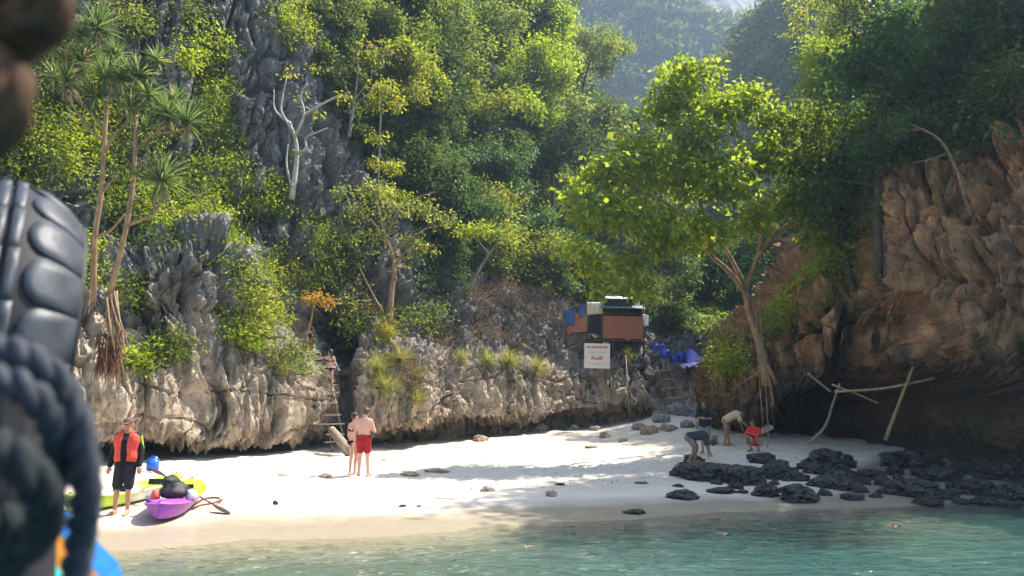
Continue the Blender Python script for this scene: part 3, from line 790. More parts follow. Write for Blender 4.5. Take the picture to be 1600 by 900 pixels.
# single trees on the hillside, spread so that crowns stay apart
HT = []
for (px, py, var, sc, pal) in [
    (548, 62, 4, .95, 'olive'), (585, 30, 1, 1.0, 'dark'), (610, 60, 0, 1.0, 'mid'), (660, 20, 2, 1.1, 'olive'), (655, 120, 1, 1.0, 'dark'), (735, 20, 0, 1.2, 'yellow'),
    (790, 40, 2, 1.4, 'bright'), (815, 110, 0, 1.3, 'bright'), (775, 130, 1, 1.2, 'olive'), (840, 150, 3, 1.3, 'dark'), (870, 190, 0, 1.3, 'olive'), (905, 150, 1, 1.5, 'mid'), (900, 240, 2, 1.4, 'olive'),
    (585, 160, 4, .95, 'mid'), (600, 190, 0, .95, 'yellow'), (630, 230, 1, 1.0, 'mid'), (690, 190, 0, 1.1, 'dark'), (745, 210, 2, 1.1, 'mid'),
    (800, 230, 3, 1.2, 'bright'), (850, 270, 0, 1.2, 'dark'), (700, 280, 1, 1.0, 'dark'), (755, 300, 2, 1.0, 'deep'), (650, 310, 2, .85, 'dark'), (810, 320, 0, 1.1, 'dark'), (870, 340, 1, 1.2, 'dark'),
    (690, 370, 2, .8, 'deep'), (740, 380, 4, 1.0, 'mid'), (800, 400, 2, 1.0, 'deep'), (940, 300, 0, 1.5, 'dark'), (960, 390, 1, 1.4, 'dark'), (1010, 430, 2, 1.4, 'dark'), (1060, 460, 0, 1.3, 'dark'),
    (1120, 470, 2, 1.3, 'deep'), (1190, 470, 1, 1.3, 'dark'), (1270, 450, 0, 1.4, 'deep'), (890, 430, 4, 1.2, 'deep'), (930, 470, 4, 1.0, 'dark'), (1000, 490, 4, 1.0, 'dark'), (1340, 430, 1, 1.5, 'deep'),
    (700, 90, 3, 1.2, 'mid'), (600, 105, 4, 1.2, 'mid'), (830, 30, 1, 1.6, 'yellow'), (850, 430, 4, 1.1, 'mid')]:
    p = SL.at(px, py + 12)
    look = {'yellow': 'yellow green', 'olive': 'dull olive', 'dark': 'dark green', 'mid': 'mid green', 'bright': 'sunlit lime green', 'deep': 'deep blue green'}[pal]
    zone = ('above the grey wall' if px < 540 else 'left of the tall bare tree' if px < 680 else 'right of the tall bare tree' if px < 780 else 'beside the valley') if py < 260 else ('behind the spreading tree' if px < 760 else 'left of the big tree' if px < 900 else 'behind the hut' if px < 1040 else 'behind the big tree trunk')
    form = ('broad', 'upright', 'low spreading', 'tall', 'small')[var]
    place_tree('jungle_tree', '%s %s jungle tree %s' % (form, look, zone), 'tree', p - np.array((0, -0.2, 0.6)), var, sc * rnd.uniform(0.9, 1.1), pal, 'dark', group='trees crowding the jungle hillside', tilt=0.25)

# ---- single trees one can pick out
def hug(pts, off):
    """distance shift that brings a plant clear of the rock behind it"""
    return min(float(SL.at(q[0], q[1])[1]) - off - q[2] for q in pts)
def custom_tree(name, label, trunk, limbs, lobes, n_per, size, pal, bark='grey', r0=0.12, spread=0.3, per=9, droop=0.4, jit=0.25, twigs=5, width=0.55, gen=None, limb_r=0.5, rest=None):
    """trunk: pixel+distance control points; limbs: lists of control points; lobes: (px, py, d, radius_m[, flat])"""
    g = np.random.default_rng(gen or rnd.randrange(9999))
    if rest is not None:
        k_ = hug(trunk, rest); trunk = [(q[0], q[1], q[2] + k_) for q in trunk]; limbs = [[(q[0], q[1], q[2] + k_) for q in l] for l in limbs]; lobes = [(lo[0], lo[1], lo[2] + k_) + tuple(lo[3:]) for lo in lobes]
    tp = np.array([P(*q) for q in trunk]); base = tp[0].copy()
    root = thing(name, label, 'tree', base)
    mb = MB(); N = 16; tc = curve_pts(tp - base, N)
    mb.tube(tc, [r0 * (1.25 - 0.75 * (i / (N - 1)) ** 0.7) for i in range(N)], 9)
    obj('trunk', mb.mesh('trunk'), BM[bark], root)
    nodes = [(q, r0 * 0.5) for q in tc[N // 2:]]
    for l in limbs:
        lp = np.array([P(*q) for q in l]) - base; n = 12; lc = curve_pts(lp, n)
        i0 = np.argmin(((tc - lp[0]) ** 2).sum(1)); rr = r0 * limb_r
        b = MB(); b.tube(lc, [rr * (1 - 0.72 * i / (n - 1)) for i in range(n)], 7); obj('branch', b.mesh('branch'), BM[bark], root)
        nodes += [(q, rr * (1 - 0.72 * k / (n - 1))) for k, q in enumerate(lc) if k > 2]
    nq = np.array([q for q, _ in nodes]); tw = MB(); C = []
    for lo in lobes:
        c = P(*lo[:3]) - base; rr = lo[3]; fl = lo[4] if len(lo) > 4 else 0.75; k = max(3, int(n_per * rr ** 2 / per)) if rr > 0 else 3
        d = rand_dirs(k, g) * (g.random((k, 1)) ** 0.5) * rr * np.array((1, 0.9, fl)); pts = c + d
        j = np.argmin(((nq - c) ** 2).sum(1)); a = nq[j]; ra = min(nodes[j][1] * 0.6, 0.05)
        mid = (a + c) / 2 + g.normal(size=3) * 0.12 * np.linalg.norm(c - a)
        tw.tube(curve_pts([a, mid, c], 7), [ra * (1 - 0.6 * i / 6) for i in range(7)], 5, cap=False)
        for e in pts[:twigs * 3]:
            m = (c + e) / 2 + g.normal(size=3) * 0.08; tw.tube(curve_pts([c, m, e], 4), [ra * 0.4, ra * 0.33, ra * 0.25, ra * 0.12], 4, cap=False)
        C.append(pts)
    obj('twigs', tw.mesh('twigs'), BM[bark], root)['kind'] = 'stuff'
    C = np.vstack(C)
    if n_per > 0:
        b, t, nn, sz = spray(C, per, spread, size, droop, jit, g=g)
        vals = np.clip(0.5 + 0.25 * np.repeat(fbm(C * 0.8, 2, 3), per) + 0.2 * g.normal(size=len(b)), 0, 1)
        obj('crown', leaf_mesh('crown', b, t, nn, sz, width, 0.3, vals), LM[pal], root)
    return root

# the big tree that leans over the beach
BT_L = [(1080, 120, 26, 1.15), (1045, 165, 26, 1.1), (1125, 165, 25.5, 1.2), (1175, 150, 25.5, .7), (1010, 240, 25, 1.1), (950, 265, 24.5, .8), (915, 330, 24, .65), (960, 330, 24.5, 1.0), (985, 410, 24.5, .7), (925, 410, 24, .5),
        (1060, 270, 26, 1.3), (1130, 270, 25, 1.2), (1195, 240, 25.5, 1.0), (1100, 360, 25.5, .95), (1040, 380, 25, .75), (1240, 320, 26.5, 1.1), (1290, 370, 27, .95), (1180, 340, 26, .9), (1210, 185, 26, .6), (1090, 210, 25, .9), (985, 300, 26, .9), (1000, 455, 24.5, .4), (1020, 340, 24.2, .8), (895, 300, 24, .4)]
bigtree = custom_tree('beach_tree', 'broad leaning tree with lime green leaves above the rope swing', [(1200, 600, 29.6), (1190, 545, 29.3), (1172, 490, 28.8), (1163, 450, 28.4)],
    [[(1165, 458, 28.4), (1140, 425, 28), (1110, 398, 27.2), (1075, 350, 26.4), (1030, 310, 25.5), (975, 285, 25)], [(1163, 455, 28.4), (1186, 395, 28), (1190, 345, 27.4), (1172, 305, 26.8), (1160, 270, 26.4), (1150, 200, 26), (1100, 140, 26)],
     [(1185, 400, 28), (1225, 355, 27.6), (1285, 345, 27.2), (1320, 340, 27.2)], [(1115, 402, 27.4), (1090, 300, 26.5), (1060, 200, 26)], [(1160, 440, 28.4), (1140, 400, 28.4), (1120, 370, 28.4)]],
    BT_L + [(905, 385, 24, .5), (935, 445, 24.2, .4), (990, 455, 24.3, .4), (1310, 330, 27, .7), (1330, 390, 27.2, .6)], 760, 0.17, 'bright', 'tan', 0.2, 0.17, 14, 0.45, 0.42, gen=7, width=0.72, limb_r=0.55)
for pts in [[(1197, 575), (1212, 605), (1222, 640), (1228, 670)], [(1203, 580), (1207, 630), (1214, 672)], [(1193, 570), (1172, 590), (1158, 606)]]:
    mb = MB(); q = [SR.at(*a) + np.array((0, -0.06, 0.03)) - np.array(bigtree.location) for a in pts]; q[0] = P(1198, 570, 29.3) - np.array(bigtree.location)
    mb.tube(curve_pts(q, 9), [0.085 - 0.008 * i for i in range(9)], 7); obj('root', mb.mesh('root'), BM['tan'], bigtree)

custom_tree('bare_tree', 'pale crooked almost leafless tree growing on the grey cliff ledge', [(455, 312, 33.4), (462, 265, 33.4), (463, 225, 33.3), (452, 190, 33.2)],
    [[(463, 240, 33.3), (478, 232, 33.2), (478, 215, 33.2), (500, 205, 33), (512, 200, 33)], [(458, 205, 33.2), (440, 175, 33.2), (442, 150, 33.2), (448, 120, 33.2)], [(460, 215, 33.2), (475, 180, 33), (470, 150, 33), (480, 130, 33)], [(455, 195, 33.2), (430, 172, 33.3), (428, 140, 33.3)],
     [(475, 180, 33.1), (500, 165, 33), (530, 150, 33), (545, 155, 33)], [(458, 300, 33.4), (448, 260, 33.4), (450, 225, 33.4)]],
    [(470, 150, 33, .25), (495, 175, 33, .3), (450, 115, 33.2, .3), (490, 110, 33.2, .35), (465, 240, 33.2, .12), (540, 150, 33, .35)], 420, 0.13, 'yellow', 'white', 0.12, 0.14, 6, gen=3, limb_r=0.6, rest=.35)
custom_tree('slender_tree', 'thin straight tree with flat tiers of yellow green leaves', [(590, 310, 36), (592, 250, 36), (594, 200, 36), (596, 150, 36)], [],
    [(598, 140, 36, .75, .6), (620, 165, 36, .45, .5), (585, 165, 36, .5, .5), (588, 215, 35.8, .45, .25), (612, 262, 35.8, .6, .25), (585, 255, 35.8, .35, .25), (590, 300, 35.6, .85, .4), (625, 310, 35.6, .5, .4)], 900, 0.14, 'yellow', 'grey', 0.06, 0.16, 8, gen=4, rest=.5)
custom_tree('spreading_tree', 'sparse spreading tree with tan trunk on the ledge above the grass', [(608, 505, 33), (612, 455, 33), (616, 415, 33), (604, 372, 32.8)],
    [[(612, 420, 33), (640, 385, 32.8), (660, 360, 32.6), (700, 350, 32.4)], [(606, 385, 32.8), (580, 345, 32.6), (545, 330, 32.6)], [(606, 372, 32.8), (618, 335, 32.8), (650, 310, 32.8), (680, 300, 32.8)], [(602, 372, 32.8), (590, 320, 32.8), (580, 290, 32.8)], [(600, 490, 33), (585, 465, 33), (560, 415, 32.8)]],
    [(560, 330, 32.6, .7, .5), (545, 375, 32.6, .5, .5), (585, 300, 32.8, .7, .5), (620, 325, 32.8, .65, .5), (660, 325, 32.6, .75, .5), (690, 345, 32.4, .6, .5), (640, 375, 32.6, .6, .5), (585, 370, 32.4, .55, .5), (660, 390, 32.6, .55, .5), (535, 300, 32.8, .5, .5), (630, 405, 32.8, .4, .5)], 480, 0.14, 'olive', 'tan', 0.13, 0.2, 6, gen=5, twigs=8)
custom_tree('tall_tree', 'tall bare branched tree rising out of the dark jungle', [(678, 330, 49), (688, 275, 49), (698, 215, 49), (697, 150, 49)],
    [[(697, 160, 49), (690, 110, 49), (675, 60, 49), (670, 20, 49)], [(697, 150, 49), (712, 110, 48.6), (730, 75, 48.6), (760, 78, 48.4)], [(700, 130, 49), (700, 70, 49), (695, 20, 49)], [(697, 185, 49), (730, 150, 48.6), (770, 152, 48.4)], [(694, 240, 49), (735, 230, 48.6), (775, 240, 48.4)]],
    [(672, 25, 49, 1.2, .5), (700, 15, 49, 1.2, .5), (760, 70, 48.5, 1.0, .5), (735, 95, 48.5, .7, .5), (720, 50, 48.6, 1.0, .5), (665, 75, 49, .8, .5)], 260, 0.2, 'yellow', 'grey', 0.2, 0.3, 6, gen=6)
custom_tree('yellowing_tree', 'small tree with yellow and orange leaves leaning off the ledge', [(735, 455, 37.5), (750, 420, 37.2), (768, 392, 37), (780, 375, 36.8)], [[(765, 398, 37), (745, 375, 36.8), (725, 360, 36.6)]],
    [(750, 358, 36.6, .7, .35), (780, 368, 36.6, .6, .35), (725, 362, 36.6, .55, .4), (795, 378, 36.6, .35, .35)], 700, 0.15, 'yellow', 'grey', 0.08, 0.2, 7, gen=8)
custom_tree('sapling', 'thin sapling with a flat top of orange leaves by the cave', [(470, 556, 28.6), (479, 525, 28.5), (487, 495, 28.5), (491, 472, 28.5)], [], [(492, 465, 28.6, .5, .28), (512, 472, 28.6, .4, .28)], 800, 0.12, 'orange', 'tan', 0.045, 0.13, 7, gen=9)
custom_tree('curved_tree', 'bare curved stem arching off the ochre cliff', [(1516, 338, 22.6), (1498, 275, 22.6), (1470, 220, 22.5), (1425, 195, 22.6)], [[(1440, 203, 22.6), (1415, 205, 22.6), (1400, 225, 22.6)], [(1480, 240, 22.6), (1450, 250, 22.4), (1420, 255, 22.6)]],
    [(1398, 195, 22.5, .45), (1420, 180, 22.5, .3)], 900, 0.15, 'deep', 'tan', 0.06, 0.16, 8, gen=10)
custom_tree('twiggy_tree', 'grey twiggy tree with bare fan of branches below the canopy', [(545, 215, 38), (550, 180, 38), (556, 150, 38)], [[(552, 165, 38), (535, 120, 38), (525, 85, 38)], [(555, 150, 38), (560, 105, 38), (555, 70, 38)], [(555, 155, 38), (580, 120, 38), (600, 85, 38)], [(553, 165, 38), (585, 140, 38), (610, 125, 38)]],
    [(530, 90, 38, .5), (560, 75, 38, .6), (600, 90, 38, .6), (545, 110, 38, .4), (590, 115, 38, .5)], 90, 0.13, 'olive', 'grey', 0.08, 0.2, 5, gen=12, twigs=6, rest=.6)

# ---- pandanus on the cliff edge
def strap_leaf(mb, vals, c, d, L, w, droop, g):
    d = unit(d); side = unit(np.cross(d, (0, 0, 1)) + 1e-4); q = np.array(c, float); n = 5; b = len(mb.v)
    for i in range(n):
        f = i / (n - 1); ww = w * (1 - f) ** 0.6 * (0.7 + 0.3 * min(1, f * 4)) + 0.002
        mb.v.append(tuple(q + side * ww)); mb.v.append(tuple(q + np.array((0, 0, -ww * 0.6)))); mb.v.append(tuple(q - side * ww))
        q = q + d * L / (n - 1); d = unit(d + np.array((0, 0, -droop)) * (0.25 + f))
    for i in range(n - 1):
        for k in (0, 1):
            a = b + i * 3 + k; mb.f.append((a, a + 1, a + 4, a + 3))
    vals.extend([g.random() ** 1.2] * ((n - 1) * 2))

def tuft(name, parent, c, r, n, mat, g, updir=(0, 0, 1), w=0.022, droop=0.30, spread=1.0):
    mb = MB(); vals = []
    u = unit(np.array(updir, float))
    for i in range(n):
        d = rand_dirs(1, g)[0] * spread + u * g.uniform(0.15, 1.1)
        strap_leaf(mb, vals, np.array(c) + d * 0.03, d, r * g.uniform(0.75, 1.15), w, droop * g.uniform(0.5, 1.5), g)
    me = mb.mesh(name, False); me.attributes.new('v', 'FLOAT', 'FACE').data.foreach_set('value', np.array(vals, np.float32))
    return obj(name, me, mat, parent)

g = np.random.default_rng(21)
DP = 21.5; base = P(172, 455, 22.2)
pand = thing('pandanus_tree', 'many headed screw pine with tan stems and spiky leaf tufts', 'tree', base)
def pp(px, py, d=DP): return P(px, py, d) - base
stems = [([(146, 470, 22.2), (148, 370, 21.9), (157, 310, 21.7), (162, 240, 21.5), (165, 190, 21.5), (167, 140, 21.5)], .085), ([(172, 458, 22.2), (183, 415, 21.8), (195, 365, 21.5), (205, 310, 21.4), (210, 260, 21.4), (213, 180, 21.4)], .085),
         ([(142, 372, 21.9), (170, 362, 21.7), (195, 335, 21.6)], .05), ([(164, 220, 21.5), (150, 212, 21.4), (128, 185, 21.3), (105, 150, 21.2)], .05), ([(163, 205, 21.5), (140, 175, 21.4), (115, 150, 21.3), (104, 140, 21.2)], .045),
         ([(165, 235, 21.5), (180, 210, 21.4), (200, 190, 21.4), (195, 170, 21.4), (188, 150, 21.4)], .05), ([(200, 185, 21.4), (208, 160, 21.3), (222, 140, 21.3)], .04), ([(212, 235, 21.4), (240, 210, 21.2), (262, 195, 21.1)], .045), ([(212, 262, 21.4), (232, 242, 21.2), (230, 225, 21.2)], .03),
         ([(199, 352, 21.5), (225, 342, 21.3), (243, 333, 21.2), (236, 310, 21.2)], .045), ([(243, 333, 21.2), (248, 318, 21.2), (250, 305, 21.2)], .035), ([(213, 180, 21.4), (215, 150, 21.3), (216, 130, 21.3)], .04), ([(160, 300, 21.7), (172, 285, 21.6), (182, 275, 21.5)], .04), ([(167, 140, 21.5), (160, 90, 21.5), (150, 55, 21.6)], .045), ([(240, 210, 21.2), (275, 205, 21.0), (290, 200, 21)], .035)]
for ctrl, r in stems:
    mb = MB(); pts = curve_pts([pp(*q) for q in ctrl], 14); mb.tube(pts, [r * (1 - 0.35 * i / 13) for i in range(14)], 8); obj('stem', mb.mesh('stem'), BM['tan'], pand)
for px, py, r, n in [(152, 45, .72, 60), (128, 95, .62, 50), (104, 128, .62, 55), (165, 120, .68, 60), (190, 125, .6, 50), (216, 118, .62, 50), (245, 95, .42, 36), (232, 150, .6, 50), (262, 180, .66, 55), (292, 192, .66, 55), (228, 205, .5, 45), (252, 282, .85, 85), (214, 272, .4, 30), (150, 150, .5, 40), (125, 55, .5, 40), (85, 120, .45, 36), (180, 85, .5, 40), (275, 160, .5, 40), (100, 95, .45, 36), (205, 170, .55, 40)]:
    tuft('leaf_tuft', pand, pp(px, py, DP - 0.15 + 0.5 * g.normal() * 0.5), r * 1.1, int(n * 1.7), LM['pandan'], g, droop=0.26, w=0.026)
for px, py, r in [(152, 45, .5), (104, 128, .5), (165, 120, .5), (216, 118, .5), (262, 180, .5), (292, 192, .45), (252, 282, .6), (128, 95, .45)]:
    tuft('dead_leaves', pand, pp(px, py + 5, DP - .1), r, 26, LM['dry'], g, (0, 0, -.6), .018, .35, .55)
mb = MB()
for i in range(22):
    x0 = 172 + g.normal() * 5; x1 = 186 + g.normal() * 9; y1 = 575 + g.uniform(-60, 25)
    mb.tube(curve_pts([pp(x0, 455, 22.2), pp((x0 + x1) / 2 + g.normal() * 4, 510, 21.9 + 0.1 * g.normal()), pp(x1, y1, 21.9)], 6), [0.032, 0.03, 0.027, 0.024, 0.02, 0.015], 5)
obj('stilt_roots', mb.mesh('stilt_roots'), BM['tan'], pand)['kind'] = 'stuff'
dry = thing('dead_leaf_curtain', 'reddish brown dead leaf skirt hanging on the cliff below the screw pine', 'dead leaves', P(165, 545, 22))
mb = MB(); vals = []
for i in range(150):
    c = P(152 + g.uniform(0, 36), 520 + g.uniform(0, 50), 21.85 + g.uniform(-.1, .1)) - P(165, 545, 22)
    strap_leaf(mb, vals, c, np.array((g.normal() * .35 + .2, -.35, -.8)), g.uniform(.35, .8), .018, .35, g)
me = mb.mesh('leaf_skirt', False); me.attributes.new('v', 'FLOAT', 'FACE').data.foreach_set('value', np.array(vals, np.float32) * .5)
obj('leaf_skirt', me, leaf_material('leaf_rust', [(0, (0.11, 0.045, 0.02)), (1, (0.32, 0.15, 0.07))], 0.1), dry)

# ---- shrubs and creepers rooted on the rock faces
SHRUBS = [
 ('shrub', 'dark green shrub behind the highest screw pine heads', 110, 110, 60, 55, 2600, 'mid', .12), ('shrub', 'pale green shrub left of the screw pine stem', 105, 240, 52, 45, 3000, 'bright', .12), ('shrub', 'mixed dry and green shrub above the black tyre', 40, 265, 55, 45, 2600, 'olive', .11),
 ('shrub', 'glossy green shrub between the two screw pine stems', 180, 310, 30, 45, 1800, 'mid', .12), ('shrub', 'deep green shrub in the hollow behind the screw pine', 245, 375, 55, 28, 2200, 'dark', .12), ('shrub', 'bright shrub at the foot of the screw pine', 150, 415, 30, 35, 1700, 'bright', .11),
 ('shrub', 'small shrub high on the grey wall by the top edge', 200, 40, 26, 24, 1100, 'mid', .12), ('shrub', 'rounded sunny shrub on the shoulder of the grey pillar', 318, 85, 42, 40, 2600, 'bright', .12), ('creeper', 'upper curtain of creeper on the cliff pillar', 338, 160, 32, 62, 3400, 'bright', .11),
 ('creeper', 'long lime green creeper falling past the grey pillar', 352, 265, 28, 90, 4200, 'bright', .10), ('creeper', 'lowest tip of creeper over the fluted rock', 368, 380, 18, 70, 2300, 'bright', .10), ('shrub', 'leafy shrub left of the creeper curtain', 300, 300, 38, 55, 2800, 'mid', .12),
 ('shrub', 'green tuft on a ledge of the stratified grey wall', 418, 312, 34, 30, 2000, 'bright', .11), ('shrub', 'small round shrub right of the ledge tuft', 490, 368, 27, 24, 1500, 'mid', .11), ('shrub', 'large sunlit shrub hanging above the tan bulge', 425, 440, 46, 50, 4200, 'mid', .11),
 ('shrub', 'lime green shrub hanging low over the tan bulge', 388, 508, 38, 40, 2800, 'bright', .11), ('shrub', 'trailing shrub on the lip left of the ladder', 445, 566, 26, 20, 1300, 'olive', .10), ('shrub', 'little leafy sprig in the rock recess below the fluted rock', 278, 545, 17, 20, 500, 'mid', .12),
 ('shrub', 'sprig with broad leaves beside the hanging roots', 214, 572, 26, 11, 420, 'bright', .15), ('shrub', 'small shrub clinging left of the fluted rock', 208, 468, 20, 24, 900, 'mid', .12), ('shrub', 'creeping shrub across the upper left grey wall', 60, 190, 55, 40, 2600, 'mid', .12),
 ('shrub', 'yellow green shrub in the crack of the grey wall', 455, 42, 30, 32, 1700, 'yellow', .13), ('shrub', 'olive shrub at the back of the rock ledge', 655, 500, 46, 24, 1500, 'olive', .12), ('shrub', 'lime shrub above the hanging grass', 588, 520, 30, 22, 1300, 'bright', .12),
 ('shrub', 'sunlit green shrub crowning the dry mound', 820, 430, 40, 18, 1900, 'bright', .16), ('shrub', 'dark leafy shrub beneath the yellowing tree', 690, 430, 45, 32, 2600, 'deep', .15), ('shrub', 'green shrub behind the spreading tree trunk', 700, 390, 45, 32, 2600, 'dark', .15),
 ('shrub', 'pale shrub left of the spreading tree', 545, 400, 34, 40, 1700, 'olive', .12), ('shrub', 'small shrub on the rock right of the cave mouth', 548, 490, 20, 26, 700, 'olive', .11),
 ('shrub', 'wide shrub filling the wall behind the screw pine heads', 190, 200, 70, 60, 4200, 'mid', .12), ('shrub', 'shrub on the wall at the far left edge', 25, 120, 60, 55, 3000, 'olive', .12), ('shrub', 'sunlit shrub tucked beneath the big screw pine tuft', 250, 330, 42, 30, 2000, 'bright', .12), ('shrub', 'shrub high between the two grey walls', 290, 20, 26, 20, 900, 'olive', .12), ('shrub', 'green shrub on the ledge under the stratified wall', 500, 425, 40, 34, 2200, 'olive', .11), ('shrub', 'dark shrub at the back of the stratified wall', 580, 350, 24, 30, 1100, 'dark', .13),
 ('dry_shrub', 'brown dry shrub on the near side of the mound', 735, 470, 45, 26, 1900, 'dry', .12), ('dry_shrub', 'reddish dry shrub at the top of the mound', 790, 455, 45, 22, 2000, 'dry', .13), ('dry_shrub', 'brown brushwood on the mound beside the hut', 845, 485, 40, 24, 1800, 'dry', .13),
 ('dry_shrub', 'straw coloured brush on the ledge edge', 720, 535, 40, 16, 1100, 'dry', .10), ('dry_shrub', 'thin brown brush above the fluted wall', 775, 520, 35, 18, 900, 'dry', .11), ('dry_shrub', 'brown brush hanging left of the grass', 570, 480, 30, 22, 900, 'dry', .10),
 ('dry_shrub', 'dry brown stems spilling beneath the hanging grass', 640, 585, 30, 24, 900, 'dry', .10),
]
for nm, lab, cx, cy_, rx, ry, n, pal, sz in SHRUBS:
    cliff_shrub(nm, lab, 'shrub' if nm != 'creeper' else 'creeper', cx, cy_, rx * 1.12, ry * 1.12, int(n * 1.35), pal, sz, SL, out=0.75 if nm != 'creeper' else 0.35, bark='brown' if pal == 'dry' else 'dark', vine=(nm == 'creeper'), per=10, spread=0.17, droop=0.35 if nm != 'creeper' else .8, width=0.3 if pal == 'dry' else .55)
RSH = [
 ('bright shrub spilling over the rim beside the big tree', 1340, 405, 48, 30, 2600, 'bright', .15), ('lime spray along the rock rim above the cave', 1290, 448, 36, 24, 1800, 'bright', .14), ('arching lime spray right of the big tree trunk', 1240, 490, 34, 26, 1600, 'bright', .14),
 ('leafy spray at the foot of the big tree', 1205, 525, 26, 22, 1000, 'mid', .13), ('low lime shrub on the ochre boulder', 1150, 575, 28, 18, 1200, 'bright', .13), ('small green shrub behind the ochre boulder', 1135, 540, 24, 20, 1000, 'mid', .14)]
for lab, cx, cy_, rx, ry, n, pal, sz in RSH:
    cliff_shrub('shrub', lab, 'shrub', cx, cy_, rx, ry, n, pal, sz, SR, out=0.7, per=9, spread=0.2, width=0.6)
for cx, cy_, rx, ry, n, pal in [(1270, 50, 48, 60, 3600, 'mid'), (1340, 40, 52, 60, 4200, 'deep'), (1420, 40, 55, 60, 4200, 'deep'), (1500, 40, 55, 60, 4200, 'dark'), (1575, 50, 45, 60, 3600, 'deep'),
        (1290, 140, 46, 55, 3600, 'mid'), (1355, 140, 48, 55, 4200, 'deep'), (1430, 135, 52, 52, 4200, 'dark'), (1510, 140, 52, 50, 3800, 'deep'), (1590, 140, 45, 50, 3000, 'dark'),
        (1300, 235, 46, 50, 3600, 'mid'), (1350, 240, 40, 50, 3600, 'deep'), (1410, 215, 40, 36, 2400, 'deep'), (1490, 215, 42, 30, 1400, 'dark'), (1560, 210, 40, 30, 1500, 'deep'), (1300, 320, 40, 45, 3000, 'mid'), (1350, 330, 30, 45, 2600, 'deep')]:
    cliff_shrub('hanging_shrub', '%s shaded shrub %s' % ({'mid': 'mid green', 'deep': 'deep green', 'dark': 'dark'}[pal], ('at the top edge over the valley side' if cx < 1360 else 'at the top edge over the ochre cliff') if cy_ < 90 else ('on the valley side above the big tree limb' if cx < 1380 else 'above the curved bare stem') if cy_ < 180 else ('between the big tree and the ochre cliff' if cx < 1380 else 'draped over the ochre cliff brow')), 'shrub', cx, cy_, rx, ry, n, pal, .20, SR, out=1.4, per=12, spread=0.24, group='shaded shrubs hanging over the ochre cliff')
for px, py, d, var, sc, pal, lab in [(1325, 425, 29.5, 1, .95, 'mid', 'leafy tree standing on the rim above the sea cave'), (1370, 400, 27.5, 3, 1.0, 'deep', 'dark tree pressed against the left edge of the ochre cliff'), (1318, 150, 34, 4, 0.9, 'bright', 'sunlit tree at the top edge right of the valley'), (1318, 60, 37, 4, 1.1, 'yellow', 'yellow green tree catching sun high above the valley')]:
    place_tree('rim_tree', lab, 'tree', SR.at(px, py) - np.array((0, 0, .3)), var, sc, pal)

for px, py, var, sc, lab in [(1555, 70, 1, 1.5, 'tall tree at the top edge near the right corner'), (1590, 30, 3, 1.4, 'tall tree in the top right corner of the cliff')]:
    place_tree('cliff_top_tree', lab, 'tree', SR.at(px, py) - np.array((0, 0, .4)), var, sc, 'deep', tilt=.15)
# ---- grass tufts
for px, py, r, n, lab in [(592, 575, .55, 130, 'green grass tuft at the left end of the hanging grass'), (628, 560, .5, 110, 'grass tuft with pale tips above the tan wall'), (607, 605, .55, 120, 'broad grass tuft drooping lowest over the wall'), (650, 592, .5, 90, 'straw tipped grass tuft on the right of the drooping one'), (655, 625, .4, 70, 'small grass tuft hanging down the tan wall'),
        (610, 525, .5, 90, 'upright grass tuft below the spreading tree'), (760, 562, .5, 100, 'grass tuft at the left of the ledge edge'), (800, 566, .6, 130, 'thick sunlit grass tuft on the ledge edge'), (838, 572, .55, 120, 'pinkish dry grass tuft at the ledge corner'), (720, 556, .4, 70, 'short grass tuft above the fluted wall'), (440, 575, .35, 60, 'thin grass tuft on the tan bulge'),
        (395, 325, .4, 60, 'tan grass tuft on the grey ledge'), (985, 556, .35, 50, 'pale grass tuft near the hut stilts')]:
    p = SL.at(px, py); t_ = thing('grass_tuft', lab, 'grass', p)
    tuft('blades', t_, (0, -0.05, 0.02), r * 1.5, int(n * 2.6), LM['grass'], g, (0, -0.6, 0.6), 0.0042, 0.42, 0.9)['kind'] = 'stuff'

# ================================================================== people
def remesh(mb, voxel, sm_iter=4, cut=None, name='body', wrinkle=0.0, seed=0, planes=()):
    """fuse overlapping closed shapes into one continuous skin"""
    tmp = bpy.data.objects.new('tmp', mb.mesh('tmp')); COL.objects.link(tmp)
    m = tmp.modifiers.new('r', 'REMESH'); m.mode = 'VOXEL'; m.voxel_size = voxel
    s = tmp.modifiers.new('s', 'SMOOTH'); s.factor = 0.5; s.iterations = sm_iter
    dg = bpy.context.evaluated_depsgraph_get(); ev = tmp.evaluated_get(dg)
    me = bpy.data.meshes.new_from_object(ev); me.name = name
    bpy.data.objects.remove(tmp)
    n = len(me.vertices); co = np.zeros(n * 3); me.vertices.foreach_get('co', co); co = co.reshape(-1, 3)
    if wrinkle:
        no = np.zeros(n * 3); me.vertices.foreach_get('normal', no); no = no.reshape(-1, 3)
        co = co + no * (wrinkle * (ridged(co * np.array((9, 9, 6)), 2, seed) * 0.6))[:, None]; me.vertices.foreach_set('co', co.ravel())
    if cut is not None:
        bm = bmesh.new(); bm.from_mesh(me)
        dead = [f for f in bm.faces if cut(f.calc_center_median())]
        bmesh.ops.delete(bm, geom=dead, context='FACES')
        bm.to_mesh(me); bm.free()
    for co_, no_ in planes:
        bm = bmesh.new(); bm.from_mesh(me); bmesh.ops.bisect_plane(bm, geom=bm.verts[:] + bm.edges[:] + bm.faces[:], plane_co=co_, plane_no=no_, clear_outer=True); bm.to_mesh(me); bm.free()
    smooth(me); me.update(); return me

def cone(mb, a, b, ra, rb, n=10):
    a = Vector(a); b = Vector(b)
    mb.tube([a, a.lerp(b, 0.33), a.lerp(b, 0.66), b], [ra, ra * .67 + rb * .33, ra * .33 + rb * .67, rb], n)
    mb.ball(a, ra * 0.99, 10, 6); mb.ball(b, rb * 0.99, 10, 6)

